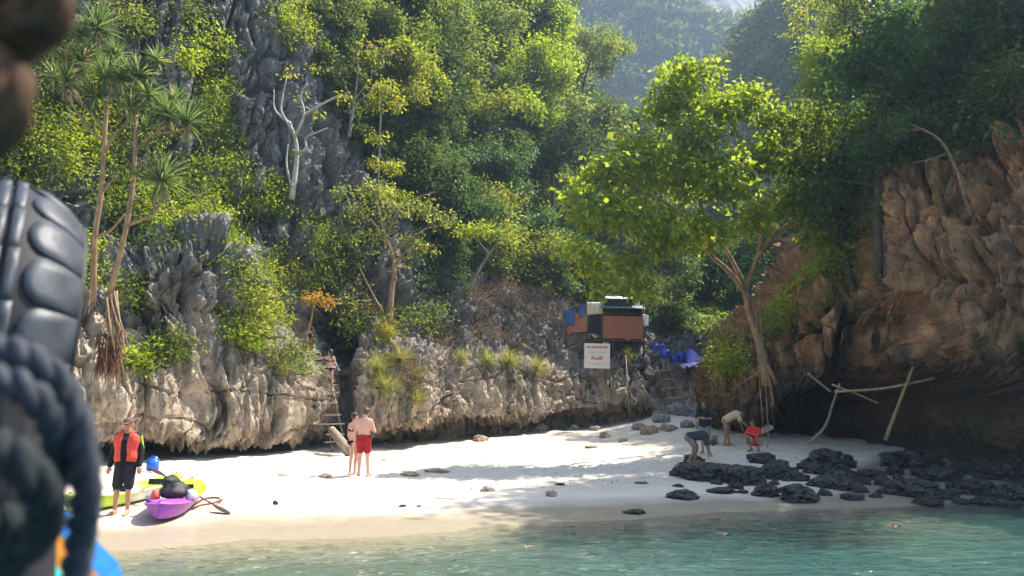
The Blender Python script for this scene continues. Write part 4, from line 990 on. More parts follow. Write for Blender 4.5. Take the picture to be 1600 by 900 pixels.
STAND = dict(pelvis=(0, 0, .95), chest=(0, 0, 1.28), neck=(0, .01, 1.47), head=(0, -.015, 1.62), look=(0, -1, 0),
    shL=(.175, .01, 1.40), shR=(-.175, .01, 1.40), elL=(.24, .03, 1.12), elR=(-.24, .03, 1.12), wrL=(.26, -.06, .88), wrR=(-.26, -.06, .88),
    hipL=(.085, 0, .92), hipR=(-.085, 0, .92), knL=(.10, -.02, .50), knR=(-.10, -.02, .50), anL=(.10, .03, .08), anR=(-.10, .03, .08), toL=(.13, -.16, .03), toR=(-.13, -.16, .03))

def skin_material(name, c, red=0.0):
    t = NT(name); p = t.obpos(); n = t.noise(p, 6, 4)
    col = t.mix(t.maprange(n, 0.3, 0.7), tuple(x * 0.88 for x in c), tuple(min(1, x * 1.08) for x in c))
    t.b.inputs['Subsurface Weight'].default_value = 0.12; t.b.inputs['Subsurface Radius'].default_value = (0.02, 0.008, 0.004)
    return t.final(col, 0.55, t.bump(t.noise(p, 60, 3), 0.002, 0.4), 0.35)
SKIN = {'fair': skin_material('fair_skin', (0.62, 0.37, 0.26)), 'pink': skin_material('sunburnt_skin', (0.60, 0.33, 0.23)), 'brown': skin_material('tanned_skin', (0.30, 0.155, 0.085)), 'tan': skin_material('light_tan_skin', (0.46, 0.25, 0.15))}
CLOTH = {}
def cloth(name, c, rough=0.85):
    if name not in CLOTH: CLOTH[name] = flat_mat(name, c, rough, 0.15, 14, 0.004, 0.2)
    return CLOTH[name]
M_HAIR = flat_mat('dark_hair', (0.025, 0.018, 0.014), 0.5, 0.3, 60, 0.004); M_HAIRB = flat_mat('brown_hair', (0.075, 0.045, 0.026), 0.55, 0.3, 60, 0.004)
M_EYE = flat_mat('eye', (0.03, 0.022, 0.018), 0.3)

def torso(mb, J, g=0.0, a=0.0, b=1.0, f=1.0):
    """trunk from pelvis (a=0) to shoulders (b=1)"""
    V = {k: Vector(v) for k, v in J.items()}
    for s in 'LR':
        h = V['hip' + s].lerp(V['pelvis'], 0.15) + (V['pelvis'] - V['hip' + s].lerp(V['pelvis'], 0.15)) * 0 ; sh = V['sh' + s].lerp(V['chest'], 0.34)
        h = h + Vector((0, 0, 0))
        p0, p1 = h.lerp(sh, a), h.lerp(sh, b)
        mid = p0.lerp(p1, 0.45); mid = mid.lerp(V['pelvis'].lerp(V['chest'], a + (b - a) * 0.45), 0.22)
        cone(mb, p0, mid, .100 * f + g, .088 * f + g); cone(mb, mid, p1, .088 * f + g, .098 * f + g)
    c0 = V['pelvis'].lerp(V['chest'], a); c1 = V['chest'] if b >= 1 else V['pelvis'].lerp(V['chest'], b)
    cone(mb, c0, c1, .11 * f + g, .118 * f + g)

def hand(mb, wr, el, side, curl=0.5):
    wr = Vector(wr); d = (wr - Vector(el)).normalized(); up = Vector((0, 0, 1)) if abs(d.z) < 0.8 else Vector((0, -1, 0))
    sx = d.cross(up).normalized(); nn = sx.cross(d).normalized()
    cone(mb, wr, wr + d * 0.075, .026, .030); palm = wr + d * 0.075
    for k in range(4):
        a = palm + sx * (k - 1.5) * 0.019; L = (.066, .078, .074, .056)[k]
        m = a + d * L * 0.55 - nn * 0.012 * curl; e = m + (d - nn * curl).normalized() * L * 0.5
        mb.tube([a - d * .02, m, e], [.0115, .0105, .009], 6)
    a = wr + d * .03 + sx * -.024; mb.tube([a, a - sx * .028 + d * .03, a - sx * .03 + d * .06], [.013, .012, .009], 6)

def person(label, loc, rz, J, h=1.75, skin='fair', wear=(), hair=None, hat=None, female=False, voxel=0.0135):
    J = {**STAND, **J}; k = h / 1.75
    root = thing('person', label, 'person', loc, (0, 0, rz)); root.scale = (k, k, k)
    V = {q: Vector(v) for q, v in J.items()}; f = 0.88 if female else 1.0
    b = MB(); torso(b, J, 0, 0, 1, f)
    if female:
        for s in 'LR':
            b.ball(V['hip' + s] + Vector((0, .035, -.02)), (.105, .105, .11))
            fr = (V['chest'] - V['pelvis']).cross(V['shL'] - V['shR']).normalized(); fr = fr if fr.dot(V['look']) > 0 else -fr
            b.ball(V['chest'].lerp(V['sh' + s], .35) + fr * .085 - (V['chest'] - V['pelvis']).normalized() * .03, (.06, .055, .06))
    else:
        for s in 'LR': b.ball(V['hip' + s] + Vector((0, .03, -.02)), (.098, .1, .105))
    for s in 'LR':
        cone(b, V['sh' + s].lerp(V['neck'], .55), V['sh' + s], .05 * f, .058 * f)
        cone(b, V['sh' + s], V['el' + s], .055 * f, .041 * f); cone(b, V['el' + s], V['wr' + s], .042 * f, .027 * f)
        b.ball(V['el' + s].lerp(V['wr' + s], .25), .046 * f); hand(b, V['wr' + s], V['el' + s], s)
        cone(b, V['hip' + s], V['kn' + s], .092 * (1 if not female else .97), .056 * f); cone(b, V['kn' + s], V['an' + s], .055 * f, .036 * f)
        ca = V['kn' + s].lerp(V['an' + s], .28); shin = (V['kn' + s] - V['an' + s]).normalized(); bk = (V['an' + s] - V['to' + s]); bk = (bk - shin * bk.dot(shin)).normalized()
        b.ball(ca + bk * .018, (.052 * f, .056 * f, .1)) if abs(shin.z) > .6 else b.ball(ca + bk * .018, .056 * f)
        an, to = V['an' + s], V['to' + s]; heel = an + (an - to).normalized() * .05 + Vector((0, 0, -.035)); ft = Vector((0, 0, .0))
        cone(b, heel, an.lerp(to, .55) + Vector((0, 0, -.008)), .034, .036); cone(b, an, an.lerp(to, .5), .036, .036); cone(b, an.lerp(to, .5), to, .036, .024)
        sx = (to - an).cross(Vector((0, 0, 1))).normalized()
        for q in range(5): b.tube([to + sx * (q - 2) * .016, to + sx * (q - 2) * .017 + (to - an).normalized() * (.035 - .004 * abs(q - 1))], [.013, .010], 6)
    lk = Vector(J['look']).normalized(); hd = V['head']; upv = (hd - V['neck']).normalized(); sx = lk.cross(upv).normalized(); lk = upv.cross(sx).normalized()
    rot = Matrix((sx, lk, upv)).transposed()
    cone(b, V['neck'].lerp(V['chest'], .25), V['neck'].lerp(hd, .5), .062 * f, .054 * f)
    b.ball(hd + upv * .02, (.076, .094, .098), 14, 9, rot); b.ball(hd + lk * .025 - upv * .055, (.056, .066, .058), 12, 8, rot)
    b.ball(hd + lk * .098 - upv * .012, (.013, .018, .022), 8, 6, rot)
    for q in (-1, 1): b.ball(hd + sx * q * .078 - upv * .005, (.012, .022, .032), 8, 6, rot)
    body = obj('body', remesh(b, voxel, 3), SKIN[skin], root)
    e = MB()
    for q in (-1, 1): e.ball(hd + sx * q * .031 + lk * .088 + upv * .014, (.011, .006, .007), 8, 5, rot)
    e2 = MB(); e2.ball(hd + lk * .086 - upv * .058, (.024, .009, .006), 8, 5, rot)
    for q in (-1, 1):
        e3 = MB(); e3.ball(hd + sx * q * .031 + lk * .088 + upv * .014, (.012, .006, .007), 8, 5, rot); obj('eye', e3.mesh('eye'), M_EYE, body)
    obj('mouth', e2.mesh('mouth'), cloth('lips', (0.33, 0.12, 0.09)), body)
    if hair:
        hb = MB(); hb.ball(hd + upv * .03 - lk * .012, (.086, .102, .102), 14, 9, rot)
        if hair == 'long':
            cone(hb, hd - lk * .05 + upv * .02, hd - lk * .075 - upv * .16, .075, .05); cone(hb, hd - lk * .075 - upv * .16, hd - lk * .08 - upv * .26, .05, .03)
        if hair == 'bun': hb.ball(hd - lk * .10 + upv * .06, .04)
        def front(c): d = Vector(c) - hd; return d.dot(lk) > .035 and d.dot(upv) < .055
        obj('hair', remesh(hb, .012, 2, front, 'hair', .006, 3), M_HAIR if hair != 'brown' else M_HAIRB, root)
    if hat:
        cb = MB(); cb.ball(hd + upv * .045 - lk * .005, (.092, .108, .085), 14, 9, rot)
        cb.box(hd + lk * .125 + upv * .035, (.13, .12, .014), rot)
        def low(c): d = Vector(c) - hd; return d.dot(upv) < .022
        obj('cap', remesh(cb, .011, 2, low, 'cap'), cloth('cap_cloth_%d' % int(hat[0] * 1000), hat), root)
    for w in wear:
        kind, nm, m = w[:3]; c = MB(); cut = None
        if kind == 'shorts':
            L = w[3]
            for s in 'LR':
                e_ = V['hip' + s].lerp(V['kn' + s], L); cone(c, V['hip' + s], e_, .108, .098 - .012 * L); c.ball(V['hip' + s] + Vector((0, .03, -.02)), (.112, .115, .115))
            torso(c, J, .012, 0, .16, 1.0)
            me = remesh(c, .014, 2, None, nm, .006, 4)
        elif kind == 'shirt':
            torso(c, J, .024, w[3], 1.0, f)
            for s in 'LR':
                cone(c, V['sh' + s].lerp(V['neck'], .6), V['sh' + s], .06, .07 * f)
                t_ = w[4]
                if t_ > 0: cone(c, V['sh' + s], V['sh' + s].lerp(V['el' + s], min(1, t_)), .07 * f, .062 * f)
                if t_ > 1: cone(c, V['el' + s], V['el' + s].lerp(V['wr' + s], t_ - 1), .056 * f, .045 * f)
            cone(c, V['chest'], V['neck'].lerp(V['chest'], .2), .1 * f, .066)
            me = remesh(c, .014, 2, None, nm, .008, 5)
        elif kind == 'vest':
            torso(c, J, .045, .22, .96, 1.0)
            for s in 'LR': cone(c, V['sh' + s].lerp(V['neck'], .62), V['sh' + s].lerp(V['neck'], .2), .068, .07)
            fr = Vector(w[3])
            me = remesh(c, .014, 2, lambda q: (q - V['chest']).dot(fr) > 0 and abs(q.x - V['chest'].x) < .055, nm)
        elif kind == 'brief':
            for s in 'LR': c.ball(V['hip' + s] + Vector((0, .035, -.02)), (.112, .112, .117))
            torso(c, J, .010, 0, .12, f)
            for s in 'LR': cone(c, V['hip' + s], V['hip' + s].lerp(V['kn' + s], .2), .098, .094)
            hp = V['pelvis']; me = remesh(c, .012, 2, lambda q: q.z < hp.z - .045 - max(0, .10 - abs(q.x - hp.x) * 1.1), nm, planes=((hp + Vector((0, 0, .02)), Vector((0, 0, 1))),))
        elif kind == 'band':
            up = (V['chest'] - V['pelvis']).normalized(); p0 = V['chest'] - up * .01
            torso(c, J, .010, .60, .80, f)
            for s in 'LR': c.ball(V['chest'].lerp(V['sh' + s], .35) + V['look'] * .0 - up * .03 + (V['chest'] - V['pelvis']).cross(V['shL'] - V['shR']).normalized() * (-.085), (.064, .058, .06))
            me = remesh(c, .012, 2, None, nm, planes=((p0 + up * .01, up), (p0 - up * .055, -up)))
        elif kind == 'sleeve_flash':
            for s in 'LR': cone(c, V['sh' + s].lerp(V['el' + s], .05) + Vector((.02 if s == 'L' else -.02, 0, .008)), V['sh' + s].lerp(V['el' + s], .8) + Vector((.018 if s == 'L' else -.018, 0, 0)), .058, .05)
            for s_ in (-1, 1): obj(nm, remesh(c, .014, 1, lambda q: q.x * s_ < .235, nm), m, root)
            continue
        obj(nm, me, m, root)
    return root

gp = lambda px, py: on_ground(px, py)
BLACK = cloth('black_fabric', (0.013, 0.013, 0.015)); GREY = cloth('grey_fabric', (0.10, 0.10, 0.105)); RED = cloth('red_fabric', (0.30, 0.016, 0.022)); ORANGE = cloth('life_vest_fabric', (0.75, 0.085, 0.05), 0.6)
person('bearded man in black with a coral red life vest and brown cap', gp(191, 806), R(4), dict(look=(-.1, -1, .12), anL=(.07, .03, .08), toL=(.09, -.16, .03), knL=(.08, -.02, .5), anR=(-.16, .06, .08), knR=(-.13, 0, .5), toR=(-.2, -.12, .03)), 1.76, 'tan',
       (('shirt', 'wetsuit_top', BLACK, .05, 1.95), ('sleeve_flash', 'sleeve_flash', cloth('lime_trim', (0.25, 0.62, 0.05))), ('shorts', 'shorts', cloth('charcoal_fabric', (0.022, 0.023, 0.027)), .92), ('vest', 'life_vest', ORANGE, (0, -1, 0))), None, (0.16, 0.085, 0.065), voxel=0.0115)
cm = person('shirtless man in red swim shorts seen from behind', gp(567, 746), R(176), dict(look=(-.25, -1, -.25), head=(-.03, -.03, 1.615), elR=(-.27, .0, 1.14), wrR=(-.13, -.22, 1.20), elL=(.23, .02, 1.12), wrL=(.25, -.08, .90), anL=(.10, .05, .08), anR=(-.13, -.02, .08), toR=(-.19, -.2, .03)), 1.80, 'pink',
       (('shorts', 'swim_shorts', RED, .62),), 'brown', voxel=.012)
person('woman in dark bikini standing close beside the man in red shorts', gp(551, 744), R(140), dict(look=(-.3, -1, -.2), elR=(-.2, -.06, 1.13), wrR=(-.17, -.2, .92), elL=(.21, .02, 1.13), wrL=(.2, -.05, .9)), 1.66, 'pink',
       (('brief', 'bikini_brief', BLACK), ('band', 'bikini_top', BLACK)), 'bun', female=True, voxel=.012)
lad_top = P(514, 612, 30.3)
person('woman in black bikini on the top rung reaching for the rock', lad_top, R(205), dict(look=(.55, -.8, .1), elR=(-.2, .10, 1.18), wrR=(-.3, .16, .98), shL=(.17, -.02, 1.39), elL=(.42, -.10, 1.32), wrL=(.64, -.16, 1.30), anL=(.1, -.05, .08), knL=(.1, -.06, .5), toL=(.13, -.22, .03), anR=(-.13, .1, .08), knR=(-.1, .03, .5), toR=(-.16, -.06, .03)), 1.60, 'fair',
       (('brief', 'bikini_brief', BLACK), ('band', 'bikini_top', BLACK)), 'long', female=True)
person('bare chested person half hidden in the dark cave mouth', P(482, 588, 31.6), R(-30), dict(elL=(.3, -.1, 1.5), wrL=(.28, -.14, 1.75), elR=(-.22, -.08, 1.15), wrR=(-.12, -.25, 1.1), chest=(.03, -.04, 1.28), head=(.06, -.08, 1.62)), 1.68, 'brown', (('shorts', 'shorts', BLACK, .5),), 'short')
person('standing man in black shirt and grey shorts beside the boulders', gp(1103, 709), R(-25), dict(elL=(.25, -.02, 1.15), wrL=(.06, -.2, 1.13), elR=(-.25, -.02, 1.15), wrR=(-.05, -.2, 1.17), look=(-.35, -1, -.1)), 1.70, 'brown',
       (('shirt', 'shirt', BLACK, .0, .9), ('shorts', 'shorts', cloth('striped_grey', (0.17, 0.165, 0.16)), .95)), 'short')
BEND = dict(pelvis=(0, .10, .90), hipL=(.085, .1, .88), hipR=(-.085, .1, .88), chest=(0, -.22, 1.08), neck=(0, -.40, 1.14), head=(0, -.52, 1.10), look=(0, -.8, -.6), shL=(.17, -.30, 1.12), shR=(-.17, -.30, 1.12),
            elL=(.20, -.36, .84), wrL=(.14, -.44, .62), elR=(-.2, -.42, .86), wrR=(-.15, -.62, .68), knL=(.1, .02, .48), knR=(-.1, .08, .48), anL=(.1, .02, .08), anR=(-.12, .16, .08), toL=(.13, -.16, .03), toR=(-.15, -.03, .03))
person('man in beige shirt bending forward with an arm stretched down', gp(1140, 697), R(75), BEND, 1.70, 'brown', (('shirt', 'shirt', cloth('beige_fabric', (0.52, 0.40, 0.26)), .0, .8), ('shorts', 'shorts', cloth('brown_print', (0.26, 0.15, 0.10)), .75)), 'short')
SQ = dict(pelvis=(0, .10, .30), hipL=(.09, .09, .30), hipR=(-.09, .09, .30), chest=(0, -.06, .60), neck=(0, -.11, .77), head=(0, -.15, .92), look=(0, -1, -.25), shL=(.175, -.09, .70), shR=(-.175, -.09, .70), knL=(.17, -.27, .50), knR=(-.17, -.27, .50), anL=(.12, -.05, .08), anR=(-.12, -.05, .08), toL=(.16, -.23, .03), toR=(-.16, -.23, .03),
          elL=(.22, -.28, .52), wrL=(.06, -.42, .58), elR=(-.22, -.28, .52), wrR=(-.08, -.42, .50))
person('man in bright red shirt squatting with hands together', gp(1181, 706), R(-40), SQ, 1.72, 'brown', (('shirt', 'shirt', cloth('bright_red', (0.62, 0.025, 0.03)), .0, .9), ('shorts', 'shorts', cloth('pale_shorts', (0.45, 0.36, 0.33)), .6)), 'short')
DEEP = {**BEND, 'chest': (0, -.26, .84), 'neck': (0, -.44, .74), 'head': (0, -.54, .64), 'look': (0, -.4, -.9), 'shL': (.17, -.36, .80), 'shR': (-.17, -.36, .80), 'elL': (.2, -.38, .52), 'wrL': (.12, -.42, .28), 'elR': (-.2, -.40, .52), 'wrR': (-.1, -.5, .3), 'pelvis': (0, .12, .80), 'hipL': (.085, .12, .78), 'hipR': (-.085, .12, .78), 'knL': (.12, -.08, .44), 'knR': (-.12, -.06, .44)}
person('man in charcoal shirt doubled over the dark rocks', gp(1085, 724), R(72), DEEP, 1.70, 'brown', (('shirt', 'shirt', cloth('charcoal_shirt', (0.035, 0.04, 0.043)), .0, .8), ('shorts', 'shorts', cloth('khaki_fabric', (0.20, 0.17, 0.13)), .8)), 'short')

# ================================================================== boulders and stones
def boulder_mesh(seed, jag=1.0, sub=4):
    bm = bmesh.new(); bmesh.ops.create_icosphere(bm, subdivisions=sub, radius=1.0)
    co = np.array([v.co[:] for v in bm.verts]); n = co.copy(); q = co * 1.1 + seed * 7.7
    w1, w2, wr = worley(q * 1.6, seed); w3, w4, wr2 = worley(q * 4.0, seed + 1)
    d = 0.22 * fbm(q * 0.9, 2, seed) + jag * (0.30 * (wr - 0.5) - 0.12 * np.exp(-((w2 - w1) / 0.1) ** 2) + 0.10 * (wr2 - .5) + 0.07 * ridged(q * 3, 2, seed + 3))
    co = co * (1 + d)[:, None]; co[:, 2] = np.maximum(co[:, 2], -0.55)
    for v, c in zip(bm.verts, co): v.co = c
    me = bpy.data.meshes.new('boulder'); bm.to_mesh(me); bm.free(); me.update(); return me
def stone_material(name, a, b, rough=0.8, spec=0.3, bump=0.05):
    t = NT(name); p = t.pos(); n = t.noise(p, 3.5, 5, .65); f = t.noise(p, 22, 4)
    c = t.mix(t.maprange(n, .3, .7), a, b); c = t.mix(t.maprange(f, .55, .72, 0, .5), c, tuple(min(1, x * 2.2) for x in b))
    return t.final(c, rough, t.bump(t.math('ADD', n, t.math('MULTIPLY', f, .4)), bump, .9), spec)
M_BLACK = stone_material('wet_black_rock', (0.008, 0.0075, 0.007), (0.034, 0.031, 0.029), 0.36, 0.5, 0.08); M_PALE = stone_material('pale_stone', (0.22, 0.17, 0.13), (0.42, 0.34, 0.26)); M_GREYST = stone_material('grey_stone', (0.14, 0.135, 0.13), (0.34, 0.32, 0.30))
M_REDST = stone_material('tan_stone', (0.25, 0.17, 0.11), (0.45, 0.33, 0.22)); M_DARKG = stone_material('dark_grey_rock', (0.05, 0.045, 0.042), (0.13, 0.12, 0.11), .7)
BV = [boulder_mesh(s, 1.25) for s in (1, 2, 3, 4)] + [boulder_mesh(s, 0.6) for s in (5, 6)]
for me in BV: smooth(me, False)
def stone(name, label, px, py, w, h, mat, group=None, cat='rock', var=None, dz=0.0, z=None, depth=0.8, d=None):
    p = on_ground(px, py) if d is None else P(px, py, d)
    s = p[1] / FPX; rx = w * s / 2 * 0.80; rz = h * s / 1.75; ry = rx * depth
    k = rnd.randrange(4) if var is None else var
    o = obj(name, BV[k], None, None, (p[0], p[1] + ry * 0.45, p[2] + rz * 0.36 + dz), (0, 0, rnd.uniform(-.5, .5) + (math.pi if rnd.random() < .5 else 0)))
    o.scale = (rx, ry, rz)
    if not BV[k].materials: BV[k].materials.append(mat)
    o.material_slots[0].link = 'OBJECT'; o.material_slots[0].material = mat
    return tag(o, label, cat, group)
GB = 'black wet boulders at the foot of the ochre cliff'
for px, py, w, h, lab in [(991, 803, 40, 8, 'lone black rock breaking the water off the beach'), (1068, 780, 58, 17, 'low black rock in the shallows at the near end of the boulders'), (1128, 771, 52, 11, 'flat grey black rock between two shallow water rocks'), (1199, 777, 48, 23, 'squat black rock with a split top at the water edge'), (1252, 784, 72, 32, 'largest black rock at the water edge'),
        (1066, 745, 40, 26, 'upright dark rock at the sandy end of the boulder heap'), (1105, 751, 92, 34, 'broad dark boulder in front of the doubled over man'), (1085, 722, 40, 14, None), (1168, 756, 78, 34, None), (1214, 748, 62, 34, 'tallest dark boulder below the squatting man'), (1192, 724, 48, 20, None), (1246, 752, 52, 18, None), (1312, 764, 84, 32, 'wide black boulder right of the squatting man'),
        (1288, 742, 66, 20, None), (1362, 748, 60, 16, None), (1384, 760, 30, 20, None), (1408, 758, 26, 20, None), (1432, 776, 84, 32, None), (1475, 752, 80, 26, 'long dark boulder at the middle of the cliff foot'), (1530, 774, 74, 28, None), (1592, 782, 60, 34, None), (1392, 772, 46, 12, None), (1510, 742, 60, 24, None), (1570, 752, 80, 32, None),
        (1150, 764, 30, 10, None), (1335, 782, 40, 12, None), (1455, 790, 60, 14, None), (1130, 735, 34, 12, None), (1225, 770, 26, 10, None), (1262, 735, 34, 16, None), (1330, 745, 30, 14, None), (1345, 770, 34, 14, None), (1400, 742, 36, 14, None), (1445, 745, 40, 16, None), (1480, 780, 50, 18, None), (1545, 790, 60, 16, None), (1370, 778, 26, 9, None), (1290, 775, 28, 12, None), (1180, 742, 26, 14, None), (1140, 752, 24, 12, None), (1060, 762, 22, 7, None), (1300, 752, 24, 12, None), (1350, 757, 26, 13, None), (1420, 765, 22, 12, None), (1495, 765, 30, 14, None), (1560, 778, 36, 18, None), (1240, 740, 22, 12, None), (1160, 772, 22, 8, None), (1318, 735, 26, 12, None), (1210, 758, 20, 9, None), (1270, 760, 24, 10, None), (1455, 770, 28, 12, None), (1580, 795, 40, 14, None), (1120, 757, 22, 9, None), (1505, 788, 34, 10, None)]:
    auto = '%s black rock %s %s' % ('small' if w < 30 else 'medium' if w < 60 else 'large', 'near the water' if py > 768 else 'amid the jumble' if py > 748 else 'behind the jumble', 'below the doubled over man' if px < 1170 else 'below the squatting man' if px < 1260 else 'before the crooked pole' if px < 1340 else 'before the level pole' if px < 1410 else 'before the thick bamboo pole' if px < 1500 else 'at the right edge')
    stone('boulder', lab or auto, px, py, w, h, M_BLACK, GB)
for px, py, w, h in [(1300, 728, 100, 30), (1430, 731, 120, 34)]:
    stone('ledge_rock', 'long dark rock slab before the %s pole of the cave' % ('crooked' if px < 1400 else 'thick bamboo'), px, py, w, h, M_BLACK, 'dark slabs before the sea cave', depth=.6)
for px, py, w, h, m, lab in [(762, 769, 28, 11, M_PALE, 'flat tan stone alone on the wet sand'), (862, 776, 20, 11, M_PALE, 'small tan stone in the tree shadow on wet sand'), (1003, 757, 26, 5, M_DARKG, 'thin dark stone on the sand left of the boulders'), (507, 747, 26, 8, M_REDST, 'brown stone left of the couple'), (545, 748, 16, 5, M_REDST, 'low brown stone by the feet of the couple'), (640, 743, 34, 7, M_REDST, 'first brown stone right of the couple'),
        (682, 738, 40, 7, M_REDST, 'second brown stone right of the couple'), (430, 788, 9, 7, M_BLACK, 'small black pebble on the wet sand left of the couple'), (628, 793, 13, 5, M_BLACK, 'left of two small black stones on wet sand'), (654, 793, 11, 4, M_BLACK, 'right of two small black stones on wet sand'), (751, 690, 28, 12, M_REDST, 'tan stone on top of the beach ridge'), (945, 684, 20, 11, M_REDST, 'round tan stone at the back of the beach'), (974, 690, 16, 7, M_REDST, 'small brown stone at the back of the beach'),
        (925, 700, 26, 5, M_REDST, 'flat brown stone in the middle of the dry sand'), (1015, 678, 34, 16, M_REDST, 'broad tan stone below the second ladder'), (1040, 672, 22, 12, M_REDST, 'tan stone at the top of the beach path'), (875, 758, 14, 4, M_BLACK, 'dark speck stone in the tree shadow'), (440, 745, 18, 5, M_REDST, 'brown stone far left on the dry sand'), (600, 720, 10, 3, M_REDST, 'tiny stone behind the couple')]:
    stone('stone', lab, px, py, w, h, m, None, 'stone')
for px, py, w, h, lab in [(822, 672, 22, 13, None), (845, 675, 26, 15, None), (872, 670, 28, 16, None), (898, 672, 20, 10, None), (858, 662, 22, 14, None), (1060, 650, 46, 24, 'grey boulder step at the foot of the second ladder'), (1034, 660, 32, 16, None), (1088, 652, 30, 26, 'grey boulder right of the second ladder foot'), (1000, 670, 28, 11, None), (1118, 668, 34, 34, 'pale grey boulder behind the standing man in black'), (1075, 668, 26, 14, None), (1050, 672, 24, 10, None), (800, 676, 18, 8, None), (930, 672, 18, 8, None), (1100, 672, 24, 20, None)]:
    stone('rubble_stone', lab or 'grey fallen stone in the rubble at the cliff foot', px, py, w, h, M_GREYST, 'fallen stones at the cliff foot', 'stone')

# ================================================================== ladders, log, poles
M_WOOD = bark_material('grey_wood', (0.17, 0.13, 0.095), (0.36, 0.29, 0.22)); M_PLANK = bark_material('plank_wood', (0.34, 0.27, 0.19), (0.58, 0.48, 0.36)); M_BAMBOO = bark_material('bamboo', (0.24, 0.17, 0.07), (0.45, 0.35, 0.18)); M_DARKW = bark_material('dark_wood', (0.05, 0.035, 0.025), (0.13, 0.09, 0.06))
def snap(q, off=0.15):
    return (q[0], q[1], float(SL.at(q[0], q[1])[1]) - off)
def ladder(label, rails, rungs, rr=0.035):
    base = P(*rails[0][-1]); t_ = thing('ladder', label, 'ladder', base)
    for r in rails:
        mb = MB(); mb.tube(curve_pts([P(*q) - base for q in r], 6), rr, 7, jit=.1, rnd=rnd); obj('rail', mb.mesh('rail'), M_WOOD, t_)
    for (x0, y0, d0), (x1, y1, d1), hh in rungs:
        a = Vector(P(x0, y0, d0) - base); b = Vector(P(x1, y1, d1) - base); mb = MB(); ax = (b - a).normalized()
        m = Matrix((ax, Vector((0, 1, 0)), Vector((0, 0, 1)))).transposed(); mb.box((a + b) / 2, ((b - a).length, .13, hh), m); obj('rung', mb.mesh('rung', False), M_PLANK, t_)
    return t_
ladder('weathered wooden ladder leaning into the cave mouth', [[(505, 625, 30.4), (512, 665, 29.9), (521, 710, 29.3)], [(521, 612, 30.5), (530, 655, 29.9), (541, 702, 29.3)]],
       [((499, 613, 30.3), (529, 613, 30.3), .05), ((502, 631, 30.15), (527, 629, 30.15), .05), ((499, 649, 29.95), (533, 648, 29.95), .055), ((497, 663, 29.8), (538, 662, 29.8), .055), ((510, 679, 29.6), (538, 678, 29.6), .05), ((508, 691, 29.45), (541, 689, 29.45), .05)])
_L2 = min(snap(q)[2] for q in ((1026, 580), (1050, 577), (1030, 600), (1056, 600), (1045, 625), (1066, 625)))
print('ladder2 depth', _L2)
DL = _L2 - 40.2
ladder('wooden ladder climbing to the blue barrels', [[(a, b, c) for a, b, c in [snap((q_[0], q_[1]), .5) for q_ in r]] for r in [[(1026, 574, 41.2), (1037, 600, 40.4), (1050, 634, 39.4)], [(1043, 570, 41.2), (1054, 600, 40.4), (1067, 632, 39.4)], [(1034, 560, 41.6), (1040, 585, 40.9)]]],
       [tuple([snap((q[0], q[1]), .6) if isinstance(q, tuple) else q for q in rr_]) for rr_ in [((1023, 580, 40.9), (1050, 577, 40.9), .09), ((1028, 594, 40.5), (1054, 591, 40.5), .09), ((1033, 608, 40.1), (1060, 605, 40.1), .09), ((1039, 623, 39.7), (1066, 620, 39.7), .09)]], .05)
def pole(name, label, ctrl, r0, r1, mat, cat='pole', n=9, sides=8):
    base = P(*ctrl[0]); mb = MB(); pts = curve_pts([P(*q) - base for q in ctrl], n)
    mb.tube(pts, [r0 + (r1 - r0) * i / (n - 1) for i in range(n)], sides, jit=.06, rnd=rnd); o = obj(name, mb.mesh(name), mat, None, base); return tag(o, label, cat)
p0 = on_ground(549, 712)
lg = thing('driftwood_log', 'thick grey driftwood log leaning on the ladder foot', 'log', p0)
mb = MB(); mb.tube(curve_pts([(0, 0, .05), np.array(P(533, 690, 27.6)) - p0, np.array(P(520, 674, 28.4)) - p0], 9), [.21, .2, .185, .17, .165, .16, .155, .15, .14], 10, jit=.05, rnd=rnd); obj('trunk', mb.mesh('trunk'), M_WOOD, lg)
mb = MB(); mb.tube([np.array(P(520, 674, 28.4)) - p0, np.array(P(519, 671, 28.5)) - p0], [.142, .12], 10); obj('cut_end', mb.mesh('cut_end'), M_PLANK, lg)
pole('pole', 'thick bamboo pole leaning steeply before the cave', [(1383, 688, 25.2), (1404, 632, 25.0), (1427, 573, 24.7)], .06, .045, M_BAMBOO)
pole('pole', 'long pale pole lashed level across the cave', [(1304, 612, 25.6), (1380, 607, 25.2), (1460, 591, 24.6)], .045, .04, M_BAMBOO)
pole('pole', 'crooked pole rising from the roots left of the cave', [(1262, 694, 26.6), (1288, 668, 26.4), (1300, 635, 26.1), (1312, 599, 25.8)], .055, .035, M_WOOD)
pole('pole', 'thin stick slanting down behind the level pole', [(1300, 601, 26.1), (1335, 614, 25.8), (1372, 630, 25.6)], .035, .025, M_BAMBOO)
pole('pole', 'thin stick slanting left of the crooked pole', [(1262, 583, 26.6), (1280, 598, 26.3), (1298, 612, 26)], .035, .03, M_WOOD)
pole('pole', 'tall thin stick standing against the fluted wall', [snap(q, .12) for q in [(986, 672, 38.2), (981, 615, 38.3), (978, 556, 38.5)]], .05, .035, M_WOOD)
pole('pole', 'shorter stick beside the tall thin one', [snap(q, .12) for q in [(990, 672, 38.1), (987, 640, 38.2), (985, 604, 38.3)]], .04, .03, M_WOOD)
pole('pole', 'stubby stick right of the two wall sticks', [snap(q, .12) for q in [(1003, 670, 38.2), (1002, 655, 38.2), (1001, 636, 38.3)]], .045, .03, M_WOOD)
pole('driftwood', 'thin driftwood stick propped on the wall below the ledge', [snap(q, .12) for q in [(783, 680, 35.0), (781, 667, 35.1), (779, 655, 35.2)]], .05, .03, M_WOOD, 'driftwood')
